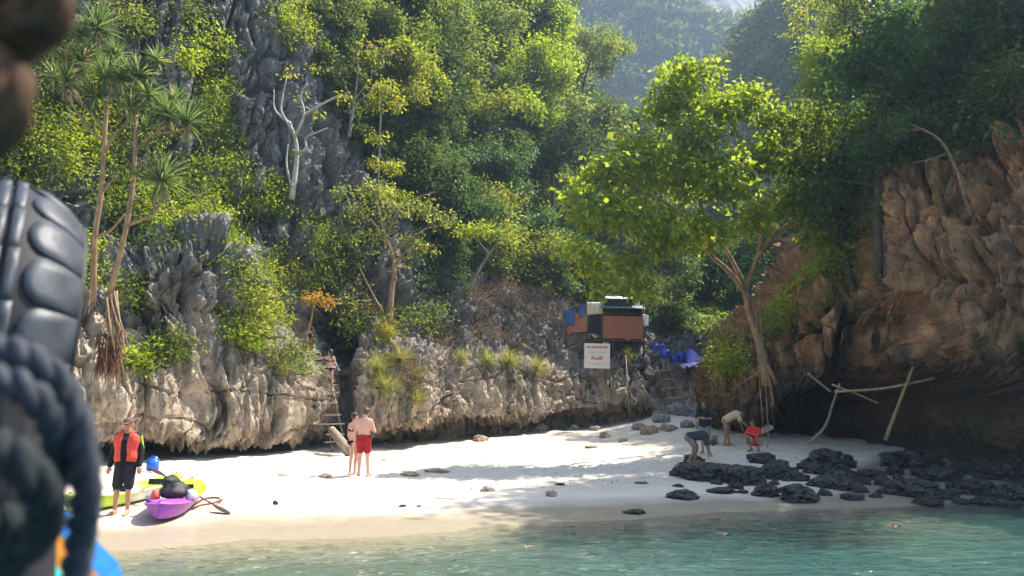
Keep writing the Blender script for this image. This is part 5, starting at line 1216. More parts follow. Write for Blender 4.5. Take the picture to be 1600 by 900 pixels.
# bench of a plank on stones
p0 = on_ground(1146, 694); bn = thing('plank_bench', 'low plank bench behind the squatting man', 'bench', p0)
mb = MB(); mb.box((0, .1, .30), (1.55, .28, .05)); obj('seat', mb.mesh('seat', False), M_PLANK, bn)
for sx in (-.6, .6):
    mb = MB(); mb.box((sx, .1, .14), (.18, .24, .27), None, .85); obj('leg', mb.mesh('leg', False), M_WOOD, bn)
# rope swing
M_ROPE = bark_material('old_rope', (0.20, 0.15, 0.09), (0.38, 0.30, 0.20))
def twisted(ctrl, r, n=60, turns_per_m=9, strands=3, sides=6):
    pts = curve_pts(ctrl, n); L = np.concatenate(([0], np.cumsum(np.linalg.norm(np.diff(pts, axis=0), axis=1))))
    out = []
    for s in range(strands):
        q = []
        for i, p in enumerate(pts):
            t = Vector(pts[min(i + 1, n - 1)] - pts[max(i - 1, 0)]).normalized(); a = t.cross(Vector((.2, .9, .3))).normalized(); b = t.cross(a)
            an = 2 * math.pi * (s / strands + L[i] * turns_per_m); q.append(Vector(p) + (a * math.cos(an) + b * math.sin(an)) * r * .52)
        mb = MB(); mb.tube(q, r * .56, sides); out.append(mb)
    return out
top = P(1184, 470, 27.6); sw = thing('rope_swing', 'rope swing with a lashed wooden seat hanging from the big tree', 'swing', P(1197, 672, 27.0))
o0 = P(1197, 672, 27.0)
for ctrl in ([(1181, 470, 28.2), (1184, 560, 27.6), (1192, 662, 27.0)], [(1186, 465, 28.2), (1193, 560, 27.6), (1200, 662, 27.0)]):
    for mb in twisted([P(*q) - o0 for q in ctrl], .019, 70, 8): obj('rope', mb.mesh('rope'), M_ROPE, sw)
mb = MB(); mb.tube([P(1188, 676, 27) - o0, P(1207, 667, 27) - o0], [.075, .075], 9); obj('seat', mb.mesh('seat'), M_PLANK, sw)
for k in range(3):
    mb = MB()
    for a in np.linspace(0, 6.4, 14): pass
    c = np.array(P(1193 + 4 * k, 671 - 2 * k, 27) - o0); pts = [c + np.array((.02 * math.sin(3 * a), .09 * math.sin(a), .09 * math.cos(a))) for a in np.linspace(0, 6.28, 12)]
    mb.tube(pts, .028, 6); obj('lashing', mb.mesh('lashing'), M_ROPE, sw)
mb = MB(); mb.tube(curve_pts([P(1199, 672, 27) - o0, P(1201, 685, 27) - o0, P(1199, 700, 27) - o0], 5), [.022, .02, .018, .016, .012], 6); obj('rope_tail', mb.mesh('rope_tail'), M_ROPE, sw)
# creepers hanging from the overhang
g = np.random.default_rng(77)
for px, y0, y1, d, lab in [(1400, 330, 560, 23.6, 'thin dead creeper hanging on the ochre cliff corner'), (1462, 250, 420, 22.4, 'creeper stem down the middle of the ochre cliff'), (1545, 210, 330, 21.4, 'creeper stem high on the ochre cliff'), (1250, 560, 660, 28.2, 'root creeper on the rock right of the swing')]:
    base = SR.at(px, y0); mb = MB(); ctrl = [SR.at(px + g.normal() * 6, y) + np.array((0, -.08, 0)) - base for y in np.linspace(y0, y1, 5)]
    mb.tube(curve_pts(ctrl, 16), .016, 5); tag(obj('liana', mb.mesh('liana'), BM['brown'], None, base), lab, 'creeper')

# ================================================================== hut and sign
M_PANEL = NT('woven_panel'); _p = M_PANEL.obpos((6, 6, 22)); _n = M_PANEL.noise(_p, 1.6, 4); _v = M_PANEL.voro(M_PANEL.obpos((9, 9, 26)), 1.0).outputs['Color']
M_PANEL = M_PANEL.final(M_PANEL.mix(0.35, M_PANEL.mix(M_PANEL.maprange(_n, .35, .65), (0.30, 0.10, 0.05), (0.47, 0.185, 0.095)), (0.38, 0.15, 0.08)), .8, M_PANEL.bump(_n, .02, .7), .2)
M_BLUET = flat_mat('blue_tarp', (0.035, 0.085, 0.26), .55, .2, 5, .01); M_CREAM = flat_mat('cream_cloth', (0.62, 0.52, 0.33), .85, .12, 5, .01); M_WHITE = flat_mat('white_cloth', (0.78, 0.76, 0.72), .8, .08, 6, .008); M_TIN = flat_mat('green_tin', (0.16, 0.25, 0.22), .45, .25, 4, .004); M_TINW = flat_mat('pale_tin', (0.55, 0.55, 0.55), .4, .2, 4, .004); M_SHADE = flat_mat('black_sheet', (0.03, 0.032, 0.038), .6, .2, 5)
HD = 41.0; HO = P(950, 545, HD)
hut = thing('hut', 'ramshackle stilt hut with brown woven panels and blue tarps', 'hut', HO)
def hp_(px, py, dd=0.0): return Vector(P(px, py, HD + dd) - HO)
def sheet(name, mat, quad, parent, nx=8, ny=6, sag=0.0, fold=0.0, thick=0.02, seed=0):
    a, b, c, d = [np.array(q) for q in quad]; u = np.linspace(0, 1, nx)[:, None, None]; v = np.linspace(0, 1, ny)[None, :, None]
    G = (a * (1 - u) + b * u) * (1 - v) + (d * (1 - u) + c * u) * v; nrm = unit(np.cross(b - a, d - a))
    w = sag * np.sin(np.pi * u) * np.sin(np.pi * v) + fold * np.sin(u * 19 + seed) * (0.3 + v); G = G + nrm * w
    V = np.concatenate((G.reshape(-1, 3), (G - nrm * thick).reshape(-1, 3))); F = grid_faces(nx, ny); n = nx * ny
    FF = [tuple(f) for f in F] + [tuple(f[::-1] + n) for f in F]
    idx = lambda i, j: i * ny + j
    for i in range(nx - 1): FF += [(idx(i, 0), idx(i, 0) + n, idx(i + 1, 0) + n, idx(i + 1, 0)), (idx(i, ny - 1), idx(i + 1, ny - 1), idx(i + 1, ny - 1) + n, idx(i, ny - 1) + n)]
    for j in range(ny - 1): FF += [(idx(0, j), idx(0, j + 1), idx(0, j + 1) + n, idx(0, j) + n), (idx(nx - 1, j), idx(nx - 1, j) + n, idx(nx - 1, j + 1) + n, idx(nx - 1, j + 1))]
    me = mesh_from(name, V, FF); smooth(me, fold > 0); return obj(name, me, mat, parent)
sheet('wall_panel', M_PANEL, [hp_(941, 493), hp_(1005, 495), hp_(1005, 530), hp_(941, 528)], hut, 4, 4, 0, 0, .05)
sheet('wall_panel', M_PANEL, [hp_(886, 488, .6), hp_(917, 490, .1), hp_(917, 518, .1), hp_(886, 521, .6)], hut, 4, 4, 0, 0, .05)
sheet('wall_panel', M_PANEL, [hp_(1006, 495, .05), hp_(1003, 497, 2.4), hp_(1003, 528, 2.4), hp_(1006, 530, .05)], hut, 4, 4, 0, 0, .05)
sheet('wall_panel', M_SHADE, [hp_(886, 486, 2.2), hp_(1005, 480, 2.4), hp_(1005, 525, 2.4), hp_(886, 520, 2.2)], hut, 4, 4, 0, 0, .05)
sheet('tarp', M_BLUET, [hp_(881, 486, .5), hp_(899, 483, .3), hp_(897, 508, .3), hp_(884, 511, .5)], hut, 10, 8, .03, .025, .01)
sheet('tarp', M_BLUET, [hp_(903, 480, .2), hp_(917, 474, .1), hp_(915, 494, .1), hp_(905, 497, .2)], hut, 10, 8, .03, .025, .01, 2)
sheet('cloth', M_CREAM, [hp_(917, 472, -.05), hp_(940, 472, -.05), hp_(942, 490, -.08), hp_(917, 492, -.08)], hut, 12, 8, -.05, .03, .01, 4)
sheet('white_bag', M_WHITE, [hp_(1004, 491, -.1), hp_(1013, 493, -.1), hp_(1013, 509, -.1), hp_(1006, 510, -.1)], hut, 8, 6, .06, .03, .1, 5)
sheet('roof_sheet', M_TIN, [hp_(937, 479, -.5), hp_(1009, 482, -.5), hp_(1006, 477, 2.6), hp_(936, 474, 2.6)], hut, 40, 5, 0, .012, .02)
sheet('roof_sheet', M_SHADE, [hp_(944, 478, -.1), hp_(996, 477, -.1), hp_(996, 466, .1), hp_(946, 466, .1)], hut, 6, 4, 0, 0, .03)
sheet('roof_sheet', M_TINW, [hp_(944, 466, -.3), hp_(996, 467, -.3), hp_(994, 463, 2.2), hp_(946, 463, 2.2)], hut, 40, 5, 0, .012, .02)
sheet('white_bag', M_WHITE, [hp_(993, 469, -.3), hp_(999, 470, -.3), hp_(999, 478, -.3), hp_(993, 478, -.3)], hut, 6, 6, .05, .02, .1, 7)
sheet('floor', M_DARKW, [hp_(917, 531, -.1), hp_(1008, 532, -.1), hp_(1005, 529, 2.4), hp_(915, 528, 2.4)], hut, 3, 3, 0, 0, .08)
for px, y0, y1, dd in [(941, 472, 560, -.02), (1006, 476, 560, -.02), (972, 480, 560, .05), (917, 470, 556, .1), (885, 482, 545, .6), (1003, 476, 560, 2.35), (940, 476, 556, 2.35), (887, 484, 545, 2.2), (958, 530, 562, .1), (990, 530, 562, .1)]:
    mb = MB(); mb.tube([hp_(px, y1, dd), hp_(px, y0, dd)], .055, 7); obj('post', mb.mesh('post'), M_DARKW, hut)
for a, b in (((940, 489, -.05), (1007, 490, -.05)), ((885, 486, .5), (918, 474, .05)), ((916, 531, -.12), (1008, 532, -.12))):
    mb = MB(); mb.tube([hp_(*a), hp_(*b)], .04, 6); obj('beam', mb.mesh('beam'), M_DARKW, hut)
# sign
M_SIGN = flat_mat('sign_board', (0.74, 0.66, 0.55), .7, .06, 3); M_SRED = flat_mat('sign_red', (0.55, 0.03, 0.05), .7, .1); M_SGRN = flat_mat('sign_green', (0.34, 0.50, 0.36), .7, .1)
SD = 38.6; so = P(933, 556, SD); sgn = thing('sign_board', 'square white warning sign with red and green lettering below the hut', 'sign', so, (0, R(1.5), 0))
W = 40 * SD / FPX; mb = MB(); mb.box((0, 0, 0), (W, .05, W * .97)); sbd = obj('board', mb.mesh('board', False), M_SIGN, sgn)
def lettering(name, txt, size, z, mat, parent, bold=.004):
    cu = bpy.data.curves.new('lettering', 'FONT'); cu.body = txt; cu.size = size; cu.align_x = 'CENTER'; cu.align_y = 'CENTER'; cu.extrude = .004; cu.offset = bold; cu.resolution_u = 3
    t_ = bpy.data.objects.new('tmp', cu); COL.objects.link(t_); dg = bpy.context.evaluated_depsgraph_get(); me = bpy.data.meshes.new_from_object(t_.evaluated_get(dg)); bpy.data.objects.remove(t_)
    me.materials.clear(); return obj(name, me, mat, parent, (0, -.031, z), (math.pi / 2, 0, 0))
lettering('lettering', 'DO NOT ENTER', .135, W * .33, M_SRED, sbd, .006); lettering('lettering', 'CONSERVATION ZONE', .085, W * .13, M_SGRN, sbd, .0); lettering('lettering', '\u0e2b\u0e49\u0e32\u0e21\u0e40\u0e02\u0e49\u0e32', .20, W * -.10, M_SRED, sbd, .006); lettering('lettering', '\u0e40\u0e02\u0e15\u0e2d\u0e19\u0e38\u0e23\u0e31\u0e01\u0e29\u0e4c\u0e1e\u0e31\u0e19\u0e18\u0e38\u0e4c', .095, W * -.32, M_SGRN, sbd, .0)
for sx in (-.35, .35):
    mb = MB(); mb.box((sx * W, .06, -.35), (.07, .06, W * 1.5)); obj('post', mb.mesh('post', False), M_DARKW, sgn)

# ================================================================== blue barrels and tarp on the upper path
M_BLUEP = flat_mat('blue_plastic', (0.03, 0.06, 0.42), .4, .15, 5); M_BLUEV = flat_mat('violet_blue_sheet', (0.07, 0.07, 0.50), .5, .15, 5, .01)
def barrel(label, px, py, w, h, d, lie=False):
    d = snap((px, py))[2] - .35; s = d / FPX; r = w * s / 2; L = h * s; b = P(px, py, d); t_ = thing('barrel', label, 'barrel', b, (0, R(90) if lie else 0, R(25) if lie else 0), 'blue plastic barrels on the upper path')
    mb = MB(); zs = [0, .02, .1, .3, .33, .36, .64, .67, .7, .9, .98, 1.0]; rs = [.8, .93, 1, 1, 1.04, 1, 1, 1.04, 1, 1, .93, .8]
    mb.tube([(0, 0, z * L) for z in zs], [r * q for q in rs], 18); obj('drum', mb.mesh('drum'), M_BLUEP, t_)
    mb = MB(); mb.tube([(0, 0, L * .99), (0, 0, L * 1.03)], [r * .86, r * .84], 18); obj('lid', mb.mesh('lid'), M_BLUEP, t_); return t_
barrel('low blue barrel at the left of the pile', 1040, 559, 18, 12, 44); barrel('short blue barrel in the middle of the pile', 1054, 566, 13, 9, 43.4); barrel('upright blue barrel beside the tilted blue sheet', 1065, 567, 13, 16, 43.6); barrel('blue barrel high at the back by the hut', 1033, 548, 12, 10, 45.5); barrel('small blue barrel behind the low one', 1024, 546, 9, 8, 45.5)
bo = P(1083, 566, 43.5); bs = thing('tilted_board', 'tilted blue board propped over the barrels', 'board', bo)
sheet('board', M_BLUEV, [P(1071, 548, 43.8) - bo, P(1079, 546, 44.2) - bo, P(1097, 562, 43.4) - bo, P(1074, 569, 43.0) - bo], bs, 6, 6, .03, 0, .05)
sheet('edge_board', M_BLUEV, [P(1079, 546, 44.25) - bo, P(1081, 547, 44.9) - bo, P(1099, 561, 44.2) - bo, P(1097, 562, 43.45) - bo], bs, 3, 3, 0, 0, .04)
sheet('crumpled_plastic', flat_mat('pale_plastic', (0.5, 0.5, 0.72), .35, .2), [P(1062, 570, 42.8) - bo, P(1098, 564, 42.9) - bo, P(1096, 571, 42.5) - bo, P(1066, 575, 42.5) - bo], bs, 14, 5, .06, .07, .01)
pole('handrail', 'rusty rail beside the blue sheet on the upper path', [(1072, 577, 42.4), (1085, 571, 42.6), (1101, 564, 42.8)], .03, .03, M_DARKW, 'rail')

# ================================================================== kayaks and gear
def kayak(label, a, b, mats, width=.78, gear=None, name='kayak'):
    """sit-on-top kayak from bow a to stern b (world xy)"""
    a = np.array(a); b = np.array(b); L = np.linalg.norm(b - a); c = (a + b) / 2; ang = math.atan2(*(b - a)[::-1]); z = (gz(*a) + gz(*b)) / 2
    slope = math.atan2(gz(*b) - gz(*a), L)
    root = thing(name, label, 'kayak', (c[0], c[1], z + .01), (0, -slope, ang))
    n = 41; m = 12; hull = []; deck = []
    for i in range(n):
        t = -1 + 2 * i / (n - 1); x = t * L / 2; w = width / 2 * max(0.0, 1 - abs(t) ** 3.4) ** .55 + .002; rock = .10 * abs(t) ** 3.2; hgt = .27 + .10 * abs(t) ** 2.4
        for k in range(m + 1):
            f = -1 + 2 * k / m; yy = w * math.copysign(abs(f) ** .75, f); zz = rock + (hgt - rock - .03) * abs(f) ** 3.0 + .012 * abs(math.sin(f * 6.3)) * (1 - abs(t)); hull.append((x, yy, zz))
        wells = .13 * (math.exp(-((t + .32) / .2) ** 4) + math.exp(-((t - .34) / .2) ** 4)); 
        for k in range(m + 1):
            f = -1 + 2 * k / m; yy = w * f; inn = (1 - abs(f) ** 4); zz = hgt - .03 + .05 * (1 - abs(f) ** 2.5) * (1 if abs(t) > .62 else .35) - (wells + .03 * (abs(t) < .6)) * min(1, max(0, (1 - abs(f) * 1.18) * 4)); deck.append((x, yy, zz))
    F = grid_faces(n, m + 1)
    h = obj('hull', mesh_from('hull', hull, F), mats[0], root); d = obj('deck', mesh_from('deck', deck, F), mats[1], root); smooth(h.data); smooth(d.data)
    mb = MB()
    for i in range(n):
        pass
    for s in (0, m):
        rim = MB(); rim.tube([(hull[i * (m + 1) + s][0], hull[i * (m + 1) + s][1], hull[i * (m + 1) + s][2]) for i in range(n)], .022, 6); obj('rim', rim.mesh('rim'), mats[0], root)
    for t in (-.32, .34):
        sb = MB(); sb.box((t * L / 2 + (.32 if t > 0 else .30), 0, .29), (.04, .30, .12), Matrix.Rotation(R(12), 3, 'Y')); st = obj('seat_back', sb.mesh('seat_back', False), cloth('kayak_seat', (0.02, 0.02, 0.022)), d)
    for t in (-.95, .95):
        hb = MB(); hb.tube(curve_pts([(t * L / 2, -.03, .36), (t * L / 2 + .05 * t, 0, .40), (t * L / 2, .03, .36)], 6), .012, 6); obj('handle', hb.mesh('handle'), cloth('kayak_seat', (0.02, 0.02, 0.022)), h)
    return root
def kayak_mat(name, stops, rough=.35):
    t = NT(name); p = t.obpos(); x = t.sep(p)[0]; n = t.noise(p, 1.4, 3); f = t.math('ADD', t.maprange(x, -1.8, 1.8), t.math('MULTIPLY', t.math('SUBTRACT', n, .5), .3))
    return t.final(t.mix(t.maprange(t.noise(p, 9, 5), .45, .75, 0, .35), t.ramp(f, stops), (0.3, 0.27, 0.2)), t.maprange(n, .3, .7, .4, .6), None, .4)
LIME = (0.44, 0.62, 0.025); WHT = (0.80, 0.80, 0.70); PUR = (0.33, 0.06, 0.42)
KM1 = kayak_mat('lime_white_plastic', [(0, LIME), (.30, LIME), (.42, WHT), (.62, WHT), (.74, LIME), (1, LIME)]); KM2 = kayak_mat('purple_lime_plastic', [(0, PUR), (.25, PUR), (.45, PUR), (.58, LIME), (1, LIME)])
kayak('lime green and white kayak lying behind the life vest man', (-7.95, 14.8), (-7.42, 18.3), (KM1, KM1), .78)
k2 = kayak('purple and lime kayak loaded with black bags at the water edge', (-6.02, 14.15), (-6.75, 17.4), (KM2, KM2), .80)
kz = gz(-5.9, 14.9) + .28
def lump(name, label, cat, c, r, mat, seed, squash=1.0, rot=0):
    me = boulder_mesh(seed, .9, 3); smooth(me); o = obj(name, me, mat, None, c, (0, 0, rot)); o.scale = r; return tag(o, label, cat)
M_BAG = flat_mat('black_bag', (0.012, 0.012, 0.014), .38, .2, 6, .02, .5); M_BAGG = flat_mat('grey_white_bag', (0.45, 0.46, 0.48), .5, .2); M_REDB = flat_mat('red_float', (0.75, 0.07, 0.05), .45)
lump('dry_bag', 'big black bag on the purple kayak', 'bag', (-6.12, 15.0, kz + .16), (.25, .24, .17), M_BAG, 31); lump('dry_bag', 'rounded black bag on top of the heap', 'bag', (-6.28, 15.15, kz + .30), (.16, .16, .13), M_BAG, 32); lump('dry_bag', 'grey white bag at the right of the kayak heap', 'bag', (-5.87, 15.1, kz + .08), (.11, .14, .11), M_BAGG, 33)
lump('float', 'small red float tucked in the bags', 'float', (-6.36, 14.72, kz + .12), (.07, .06, .09), M_REDB, 34); lump('cloth_bundle', 'pale cloth bundle at the lime side of the kayak', 'bundle', (-6.5, 14.95, kz + .08), (.12, .12, .09), M_BAGG, 35)
def paddle(label, a, b, mat):
    a = Vector(a); b = Vector(b); t_ = thing('paddle', label, 'paddle', a); d = b - a; mb = MB(); mb.tube([(0, 0, 0), d], .016, 8); obj('shaft', mb.mesh('shaft'), M_BAG, t_)
    ax = d.normalized(); sd = ax.cross(Vector((0, 0, 1))).normalized()
    for e, s in ((Vector((0, 0, 0)), -1), (d, 1)):
        mb = MB(); up = ax.cross(sd); rot = Matrix((ax, sd, up)).transposed(); mb.ball(e + ax * s * .2, (.23, .085, .012), 12, 6, rot); obj('blade', mb.mesh('blade'), mat, t_)
    return t_
paddle('paddle with dark blade resting on the sand behind the purple kayak', (-5.6, 15.6, gz(-5.6, 15.6) + .10), (-6.9, 16.3, kz + .35), cloth('dark_blade', (0.05, 0.025, 0.022)))
mr = thing('tow_strap', 'brown strap loop lying on the sand right of the purple kayak', 'strap', gp(325, 786))
mb = MB(); q0 = np.array(gp(325, 786)); mb.tube(curve_pts([np.array(gp(*q)) + np.array((0, 0, .03)) - q0 for q in [(300, 792), (318, 782), (338, 780), (346, 784), (330, 789), (312, 792), (300, 797)]], 26), .022, 6); obj('strap', mb.mesh('strap'), cloth('brown_strap', (0.16, 0.07, 0.05)), mr)
# blue canister
p0 = gp(238, 736); cn = thing('canister', 'blue plastic canister standing at the back of the sand', 'canister', p0, (0, 0, R(-14)))
me = bpy.data.meshes.new('body'); bm = bmesh.new(); bmesh.ops.create_cube(bm, size=1); bmesh.ops.scale(bm, vec=(.27, .24, .34), verts=bm.verts); bmesh.ops.translate(bm, vec=(0, 0, .17), verts=bm.verts); bmesh.ops.bevel(bm, geom=bm.edges, offset=.035, segments=3, affect='EDGES'); bm.to_mesh(me); bm.free(); smooth(me); obj('body', me, flat_mat('canister_blue', (0.02, 0.13, 0.58), .4, .08), cn)
mb = MB(); mb.tube(curve_pts([(-.08, 0, .335), (-.07, 0, .385), (.05, 0, .385), (.06, 0, .335)], 8), .016, 7); obj('handle', mb.mesh('handle'), flat_mat('canister_blue2', (0.02, 0.12, 0.52), .4), cn)
mb = MB(); mb.tube([(.1, 0, .335), (.1, 0, .375)], .03, 10); obj('cap', mb.mesh('cap'), cloth('white_cap', (.7, .7, .7)), cn)
# tide-line litter: leaf scraps, shell and coral bits nobody would count
g = np.random.default_rng(5); nb = 1000
xx = g.uniform(-9, 12, nb); tt = np.where(g.random(nb) < .45, 4.2 + g.normal(size=nb) * .35, g.uniform(3, 22, nb)); yy = shore(xx) + tt; ok = yy < 34; xx, yy = xx[ok], yy[ok]
cc = np.stack((xx, yy, ground_z(xx, yy) + .05), -1); nb = len(cc)
V, F = leaf_arrays(cc, rand_dirs(nb, g) * np.array((1, 1, .25)), np.array([[0, 0, 1.]]) + rand_dirs(nb, g) * .5, g.uniform(.025, .08, nb), .5, .5)
me = mesh_from('beach_litter', V, F); me.attributes.new('v', 'FLOAT', 'FACE').data.foreach_set('value', np.repeat(g.random(nb), 2).astype(np.float32))
tag(obj('beach_litter', me, leaf_material('litter', [(0, (0.10, 0.06, 0.04)), (.5, (0.28, 0.19, 0.12)), (.75, (0.35, 0.26, 0.17)), (1, (0.55, 0.5, 0.42))], .05)), 'scraps of dead leaf and shell strewn over the sand', kind='stuff')
# floating leaves
for px, py, lab, c in [(822, 858, 'tan scrap floating nearest the middle', (0.35, 0.25, 0.12)), (1396, 826, 'orange leaf floating in the shaded water', (0.40, 0.16, 0.05)), (262, 861, 'yellow leaf floating near the left shore', (0.50, 0.30, 0.06)), (886, 826, 'brown scrap floating near the sand', (0.25, 0.17, 0.08)), (1130, 838, 'brown leaf floating in front of the black rocks', (0.28, 0.15, 0.06))]:
    p = P(px, py, 10); t_ = 2.0 / (2.0 - p[2]); q = CAM + (p - CAM) * t_
    V, F = leaf_arrays(np.array([[0, 0, 0], [.02, .02, .004], [-.03, -.02, .008]]), np.array([[1, .2, .05], [-1, .3, .1], [.3, -1, .1]]), np.array([[0, 0, 1.]] * 3), np.array([.16, .13, .12]), .5, .25)
    o = obj('floating_leaf', mesh_from('floating_leaf', V, F), flat_mat('dead_leaf', c, .6, .2), None, (q[0], q[1], .03)); tag(o, lab, 'leaf')

# ================================================================== bow of the boat, out of focus
M_RUBBER = NT('tyre_rubber'); _p = M_RUBBER.obpos(); _n = M_RUBBER.noise(_p, 14, 5)
M_RUBBER = M_RUBBER.final(M_RUBBER.mix(M_RUBBER.maprange(_n, .35, .7), (0.020, 0.023, 0.030), (0.046, 0.051, 0.064)), M_RUBBER.maprange(_n, .3, .7, .42, .6), M_RUBBER.bump(_n, .004, .6), .45)
M_RUBD = flat_mat('tyre_groove', (0.016, 0.016, 0.018), .7)
_tt = P(55, 300, 1.42); TR, TW = 0.29, 0.105
TY = Vector((_tt[0] * 1.0 - .045, 1.42, _tt[2] - TR + .012))
tyre = thing('tyre_fender', 'worn black tyre lashed to the bow as a fender', 'tyre', TY, (0, R(3), R(33)))
def tyre_r(v):      # profile radius at lateral position v (-1..1)
    return TR - .008 - .055 * abs(v) ** 2.3
mb = MB(); NS = 72; prof = []
for v in np.linspace(-1, 1, 17): prof.append((v * TW, tyre_r(v)))
prof += [(TW * 1.05, TR - .06), (TW * 1.08, TR - .10), (TW * .95, TR - .135), (TW * .6, TR - .14), (-TW * .6, TR - .14), (-TW * .95, TR - .135), (-TW * 1.08, TR - .10), (-TW * 1.05, TR - .06)]
m = len(prof); V = [(x, -r * math.cos(a), r * math.sin(a)) for a in np.linspace(0, 2 * math.pi, NS, endpoint=False) for x, r in prof]
F = [(i * m + k, i * m + (k + 1) % m, ((i + 1) % NS) * m + (k + 1) % m, ((i + 1) % NS) * m + k) for i in range(NS) for k in range(m)]
me = mesh_from('carcass', V, F); smooth(me); obj('carcass', me, M_RUBD, tyre)
def lug(outline, hgt=.0045):
    """raised tread block from an outline in (angle, lateral -1..1)"""
    n = len(outline); V = []; c = np.mean(outline, 0)
    for k, (s, dh) in enumerate(((1.0, -.004), (1.0, hgt * .7), (.985, hgt), (.5, hgt * 1.02), (.02, hgt * 1.03))):
        for a, v in outline:
            a2 = c[0] + (a - c[0]) * s; v2 = c[1] + (v - c[1]) * s; r = tyre_r(v2) + dh; V.append((v2 * TW, -r * math.cos(a2), r * math.sin(a2)))
    F = [(l * n + k, l * n + (k + 1) % n, (l + 1) * n + (k + 1) % n, (l + 1) * n + k) for l in range(4) for k in range(n)]; F.append(tuple(4 * n + k for k in range(n)))
    me = mesh_from('tread_block', V, F); smooth(me); return me
NB = 20; st = 2 * math.pi / NB; A = np.linspace(math.pi / 2, math.pi * 1.5, 9)
out = [(st * .465 * math.sin(t), .46 + .26 * math.cos(t)) for t in A][::-1]
blkR = lug([(q[0], q[1]) for q in out] + [(st * .44, .62), (st * .46, .98), (st * .05, 1.0), (st * .03, .80), (-st * .02, .80), (-st * .03, 1.0), (-st * .46, .98), (-st * .44, .62)][0:0] + [(st * .468, .72), (st * .47, 1.0), (-st * .47, 1.0), (-st * .468, .72)])
blkL = lug([(-a, -v) for a, v in [(q[0], q[1]) for q in out] + [(st * .468, .72), (st * .47, 1.0), (-st * .47, 1.0), (-st * .468, .72)]])
ribs = lug([(-st * .5, -.06), (-st * .5, .10), (st * .5, .12), (st * .5, -.04)], .010); ribs2 = lug([(-st * .5, -.30), (-st * .5, -.14), (st * .5, -.12), (st * .5, -.28)], .010)
for i in range(NB):
    for me, nm in ((blkR, 'tread_block'), (blkL, 'tread_block'), (ribs, 'tread_rib'), (ribs2, 'tread_rib')):
        o = obj(nm, me, M_RUBBER, tyre); o.rotation_euler = (i * st + (st / 2 if me is blkL else 0), 0, 0)
M_ROPED = bark_material('tarred_rope', (0.016, 0.018, 0.023), (0.075, 0.08, 0.095)); M_ROPEB = bark_material('brown_rope', (0.035, 0.02, 0.012), (0.13, 0.075, 0.045)); M_ROPEK = bark_material('dark_green_rope', (0.006, 0.009, 0.010), (0.03, 0.036, 0.038))
def rope(label, ctrl, r, mat, tpm=7, n=70):
    base = P(*ctrl[0]); t_ = thing('mooring_rope', label, 'rope', base)
    for mb in twisted([P(*q) - base for q in ctrl], r, n, tpm, 3, 8): obj('strand', mb.mesh('strand'), mat, t_)
    return t_
rope('thick grey rope looping down the right of the bow post', [(-82, 560, .66), (-2, 545, .62), (63, 570, .61), (106, 620, .62), (128, 690, .63), (135, 770, .64), (126, 840, .66), (114, 920, .68), (108, 1000, .7)], .0115, M_ROPED, 17, 160)
rope('second grey rope turn wrapped across the bow post', [(-82, 590, .64), (-2, 590, .60), (58, 625, .60), (90, 690, .63), (86, 760, .68)], .0112, M_ROPED, 17, 130)
rope('dark rope turn bulging low on the bow post', [(-80, 690, .62), (0, 700, .57), (50, 745, .56), (72, 800, .58), (45, 850, .6), (-30, 890, .62)], .0135, M_ROPEK, 15, 120)
rope('lower dark rope turn near the painted planks', [(-80, 790, .64), (-15, 805, .60), (22, 850, .6), (0, 940, .62)], .0135, M_ROPEK, 15, 120)
rope('brown frayed rope knot dangling at the top corner', [(-80, -90, .40), (20, -50, .40), (78, -5, .40), (60, 42, .41), (0, 40, .42), (-20, 90, .41), (12, 130, .40), (14, 170, .40), (-12, 210, .41), (-50, 250, .42)], .0125, M_ROPEB, 11, 90)
rope('brown rope turn of the knot at the top edge', [(-60, -40, .43), (30, 5, .43), (70, 25, .43), (20, 70, .44), (-60, 90, .44)], .013, M_ROPEB, 11, 60)
# painted bow
M_BBLUE = flat_mat('boat_blue', (0.03, 0.19, 0.50), .4, .15, 8, .003); M_BORANGE = flat_mat('boat_orange', (0.50, 0.19, 0.02), .45, .2, 8, .003); M_BTEAL = flat_mat('boat_teal', (0.05, 0.42, 0.36), .45, .15, 8, .003); M_BWOOD = bark_material('boat_wood', (0.012, 0.012, 0.014), (0.035, 0.033, 0.034))
bo = P(60, 760, .80); boat = thing('wooden_boat', 'bow of a wooden boat painted blue orange and teal', 'boat', bo)
def bp(px, py, d): return np.array(P(px, py, d)) - bo
mb = MB(); mb.tube([bp(0, 545, .80), bp(0, 620, .80), bp(-10, 760, .80), bp(-24, 920, .80), bp(-30, 1300, .80)], [.045, .052, .056, .06, .06], 16); obj('stem_post', mb.mesh('stem_post'), M_BWOOD, boat)
sheet('gunwale', M_BBLUE, [bp(80, 850, 1.18), bp(112, 826, 1.22), bp(196, 915, 1.02), bp(166, 950, .98)], boat, 5, 4, 0, 0, .03)
sheet('bow_panel', M_BORANGE, [bp(72, 872, 1.12), bp(92, 850, 1.15), bp(190, 960, .96), bp(150, 990, .94)], boat, 5, 4, 0, 0, .03)
sheet('bow_panel', M_BTEAL, [bp(40, 905, 1.06), bp(70, 876, 1.10), bp(146, 992, .93), bp(110, 1020, .9)], boat, 5, 4, 0, 0, .03)
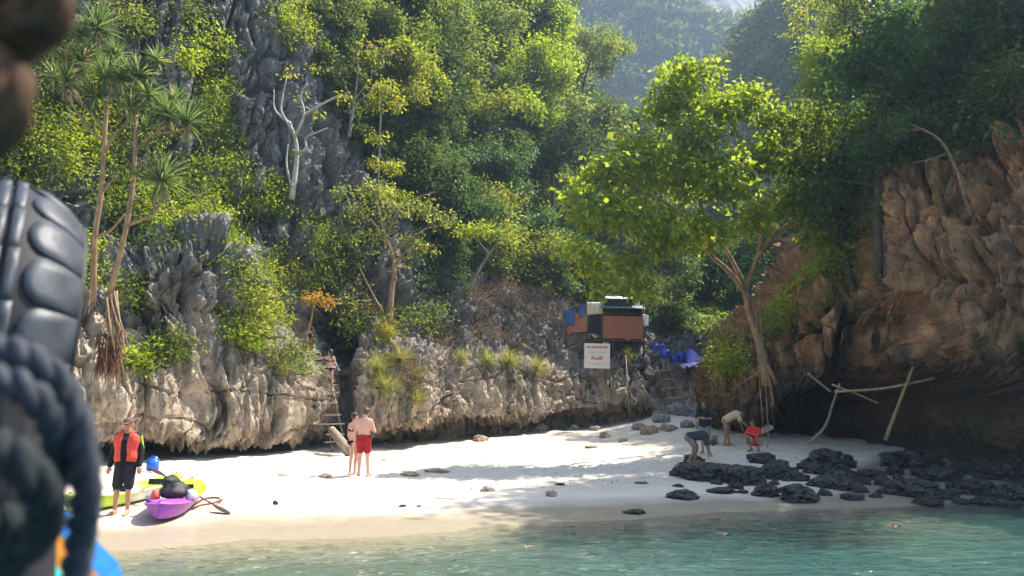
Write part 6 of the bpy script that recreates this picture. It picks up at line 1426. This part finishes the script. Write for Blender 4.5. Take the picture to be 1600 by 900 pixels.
mb = MB(); mb.tube([bp(72, 872, 1.13), bp(92, 849, 1.16), bp(191, 959, .97)], .006, 6); obj('trim', mb.mesh('trim'), M_BWOOD, boat)
# hull strakes run back from the stem below the frame
st0 = np.array((-.52, 1.05, 1.55))
for k in range(4):
    z0 = 1.62 - .32 * k; z1 = 1.25 - .28 * k
    for s, nm in ((1, 'strake'), (-1, 'strake')):
        a = np.array((-.50, 1.12 - .07 * k, z0)) - bo; b_ = np.array((.95 - .06 * k if s > 0 else -1.55 + .06 * k, -1.2, z1)) - bo
        a2 = a + np.array((0, -.07, -.30)); b2 = b_ + np.array((-.06 * s, 0, -.27)); sheet(nm, M_BBLUE if k % 2 == 0 else M_BTEAL, [a, b_, b2, a2], boat, 8, 3, .22 * s, 0, .03)

# ================================================================== sea air
mb = MB(); mb.box((0, 0, 97.5), (1500, 1500, 215))
hm = bpy.data.materials.new('haze_air'); hm.use_nodes = True
hn = hm.node_tree.nodes; hn.remove(hn['Principled BSDF'])
pv = hn.new('ShaderNodeVolumePrincipled'); pv.inputs['Color'].default_value = (0.55, 0.76, 1.0, 1); pv.inputs['Density'].default_value = 0.00065; pv.inputs['Anisotropy'].default_value = 0.35
hm.node_tree.links.new(pv.outputs[0], hn['Material Output'].inputs['Volume'])
tag(obj('haze', mb.mesh('haze', False), hm), 'thin pale sea haze filling the valley', kind='stuff')

# look-alikes that share a label are told apart by their place
bpy.context.view_layer.update(); same = {}
for o in COL.objects:
    if o.parent is None and o.get('category') and o.get('label'): same.setdefault(o['label'], []).append(o)
for lab, os_ in same.items():
    if len(os_) < 2: continue
    key = lambda o: float(proj(np.array(o.matrix_world.translation))[0]); os_.sort(key=key); n = len(os_)
    for i, o in enumerate(os_):
        o['label'] = lab + (', ' + ('left' if i == 0 else 'right') + ' of the two' if n == 2 else ', ' + ('first', 'second', 'third', 'fourth', 'fifth', 'sixth', 'seventh', 'eighth', 'ninth', 'tenth', 'eleventh', 'twelfth', 'thirteenth', 'fourteenth')[min(i, 13)] + ' from the left')
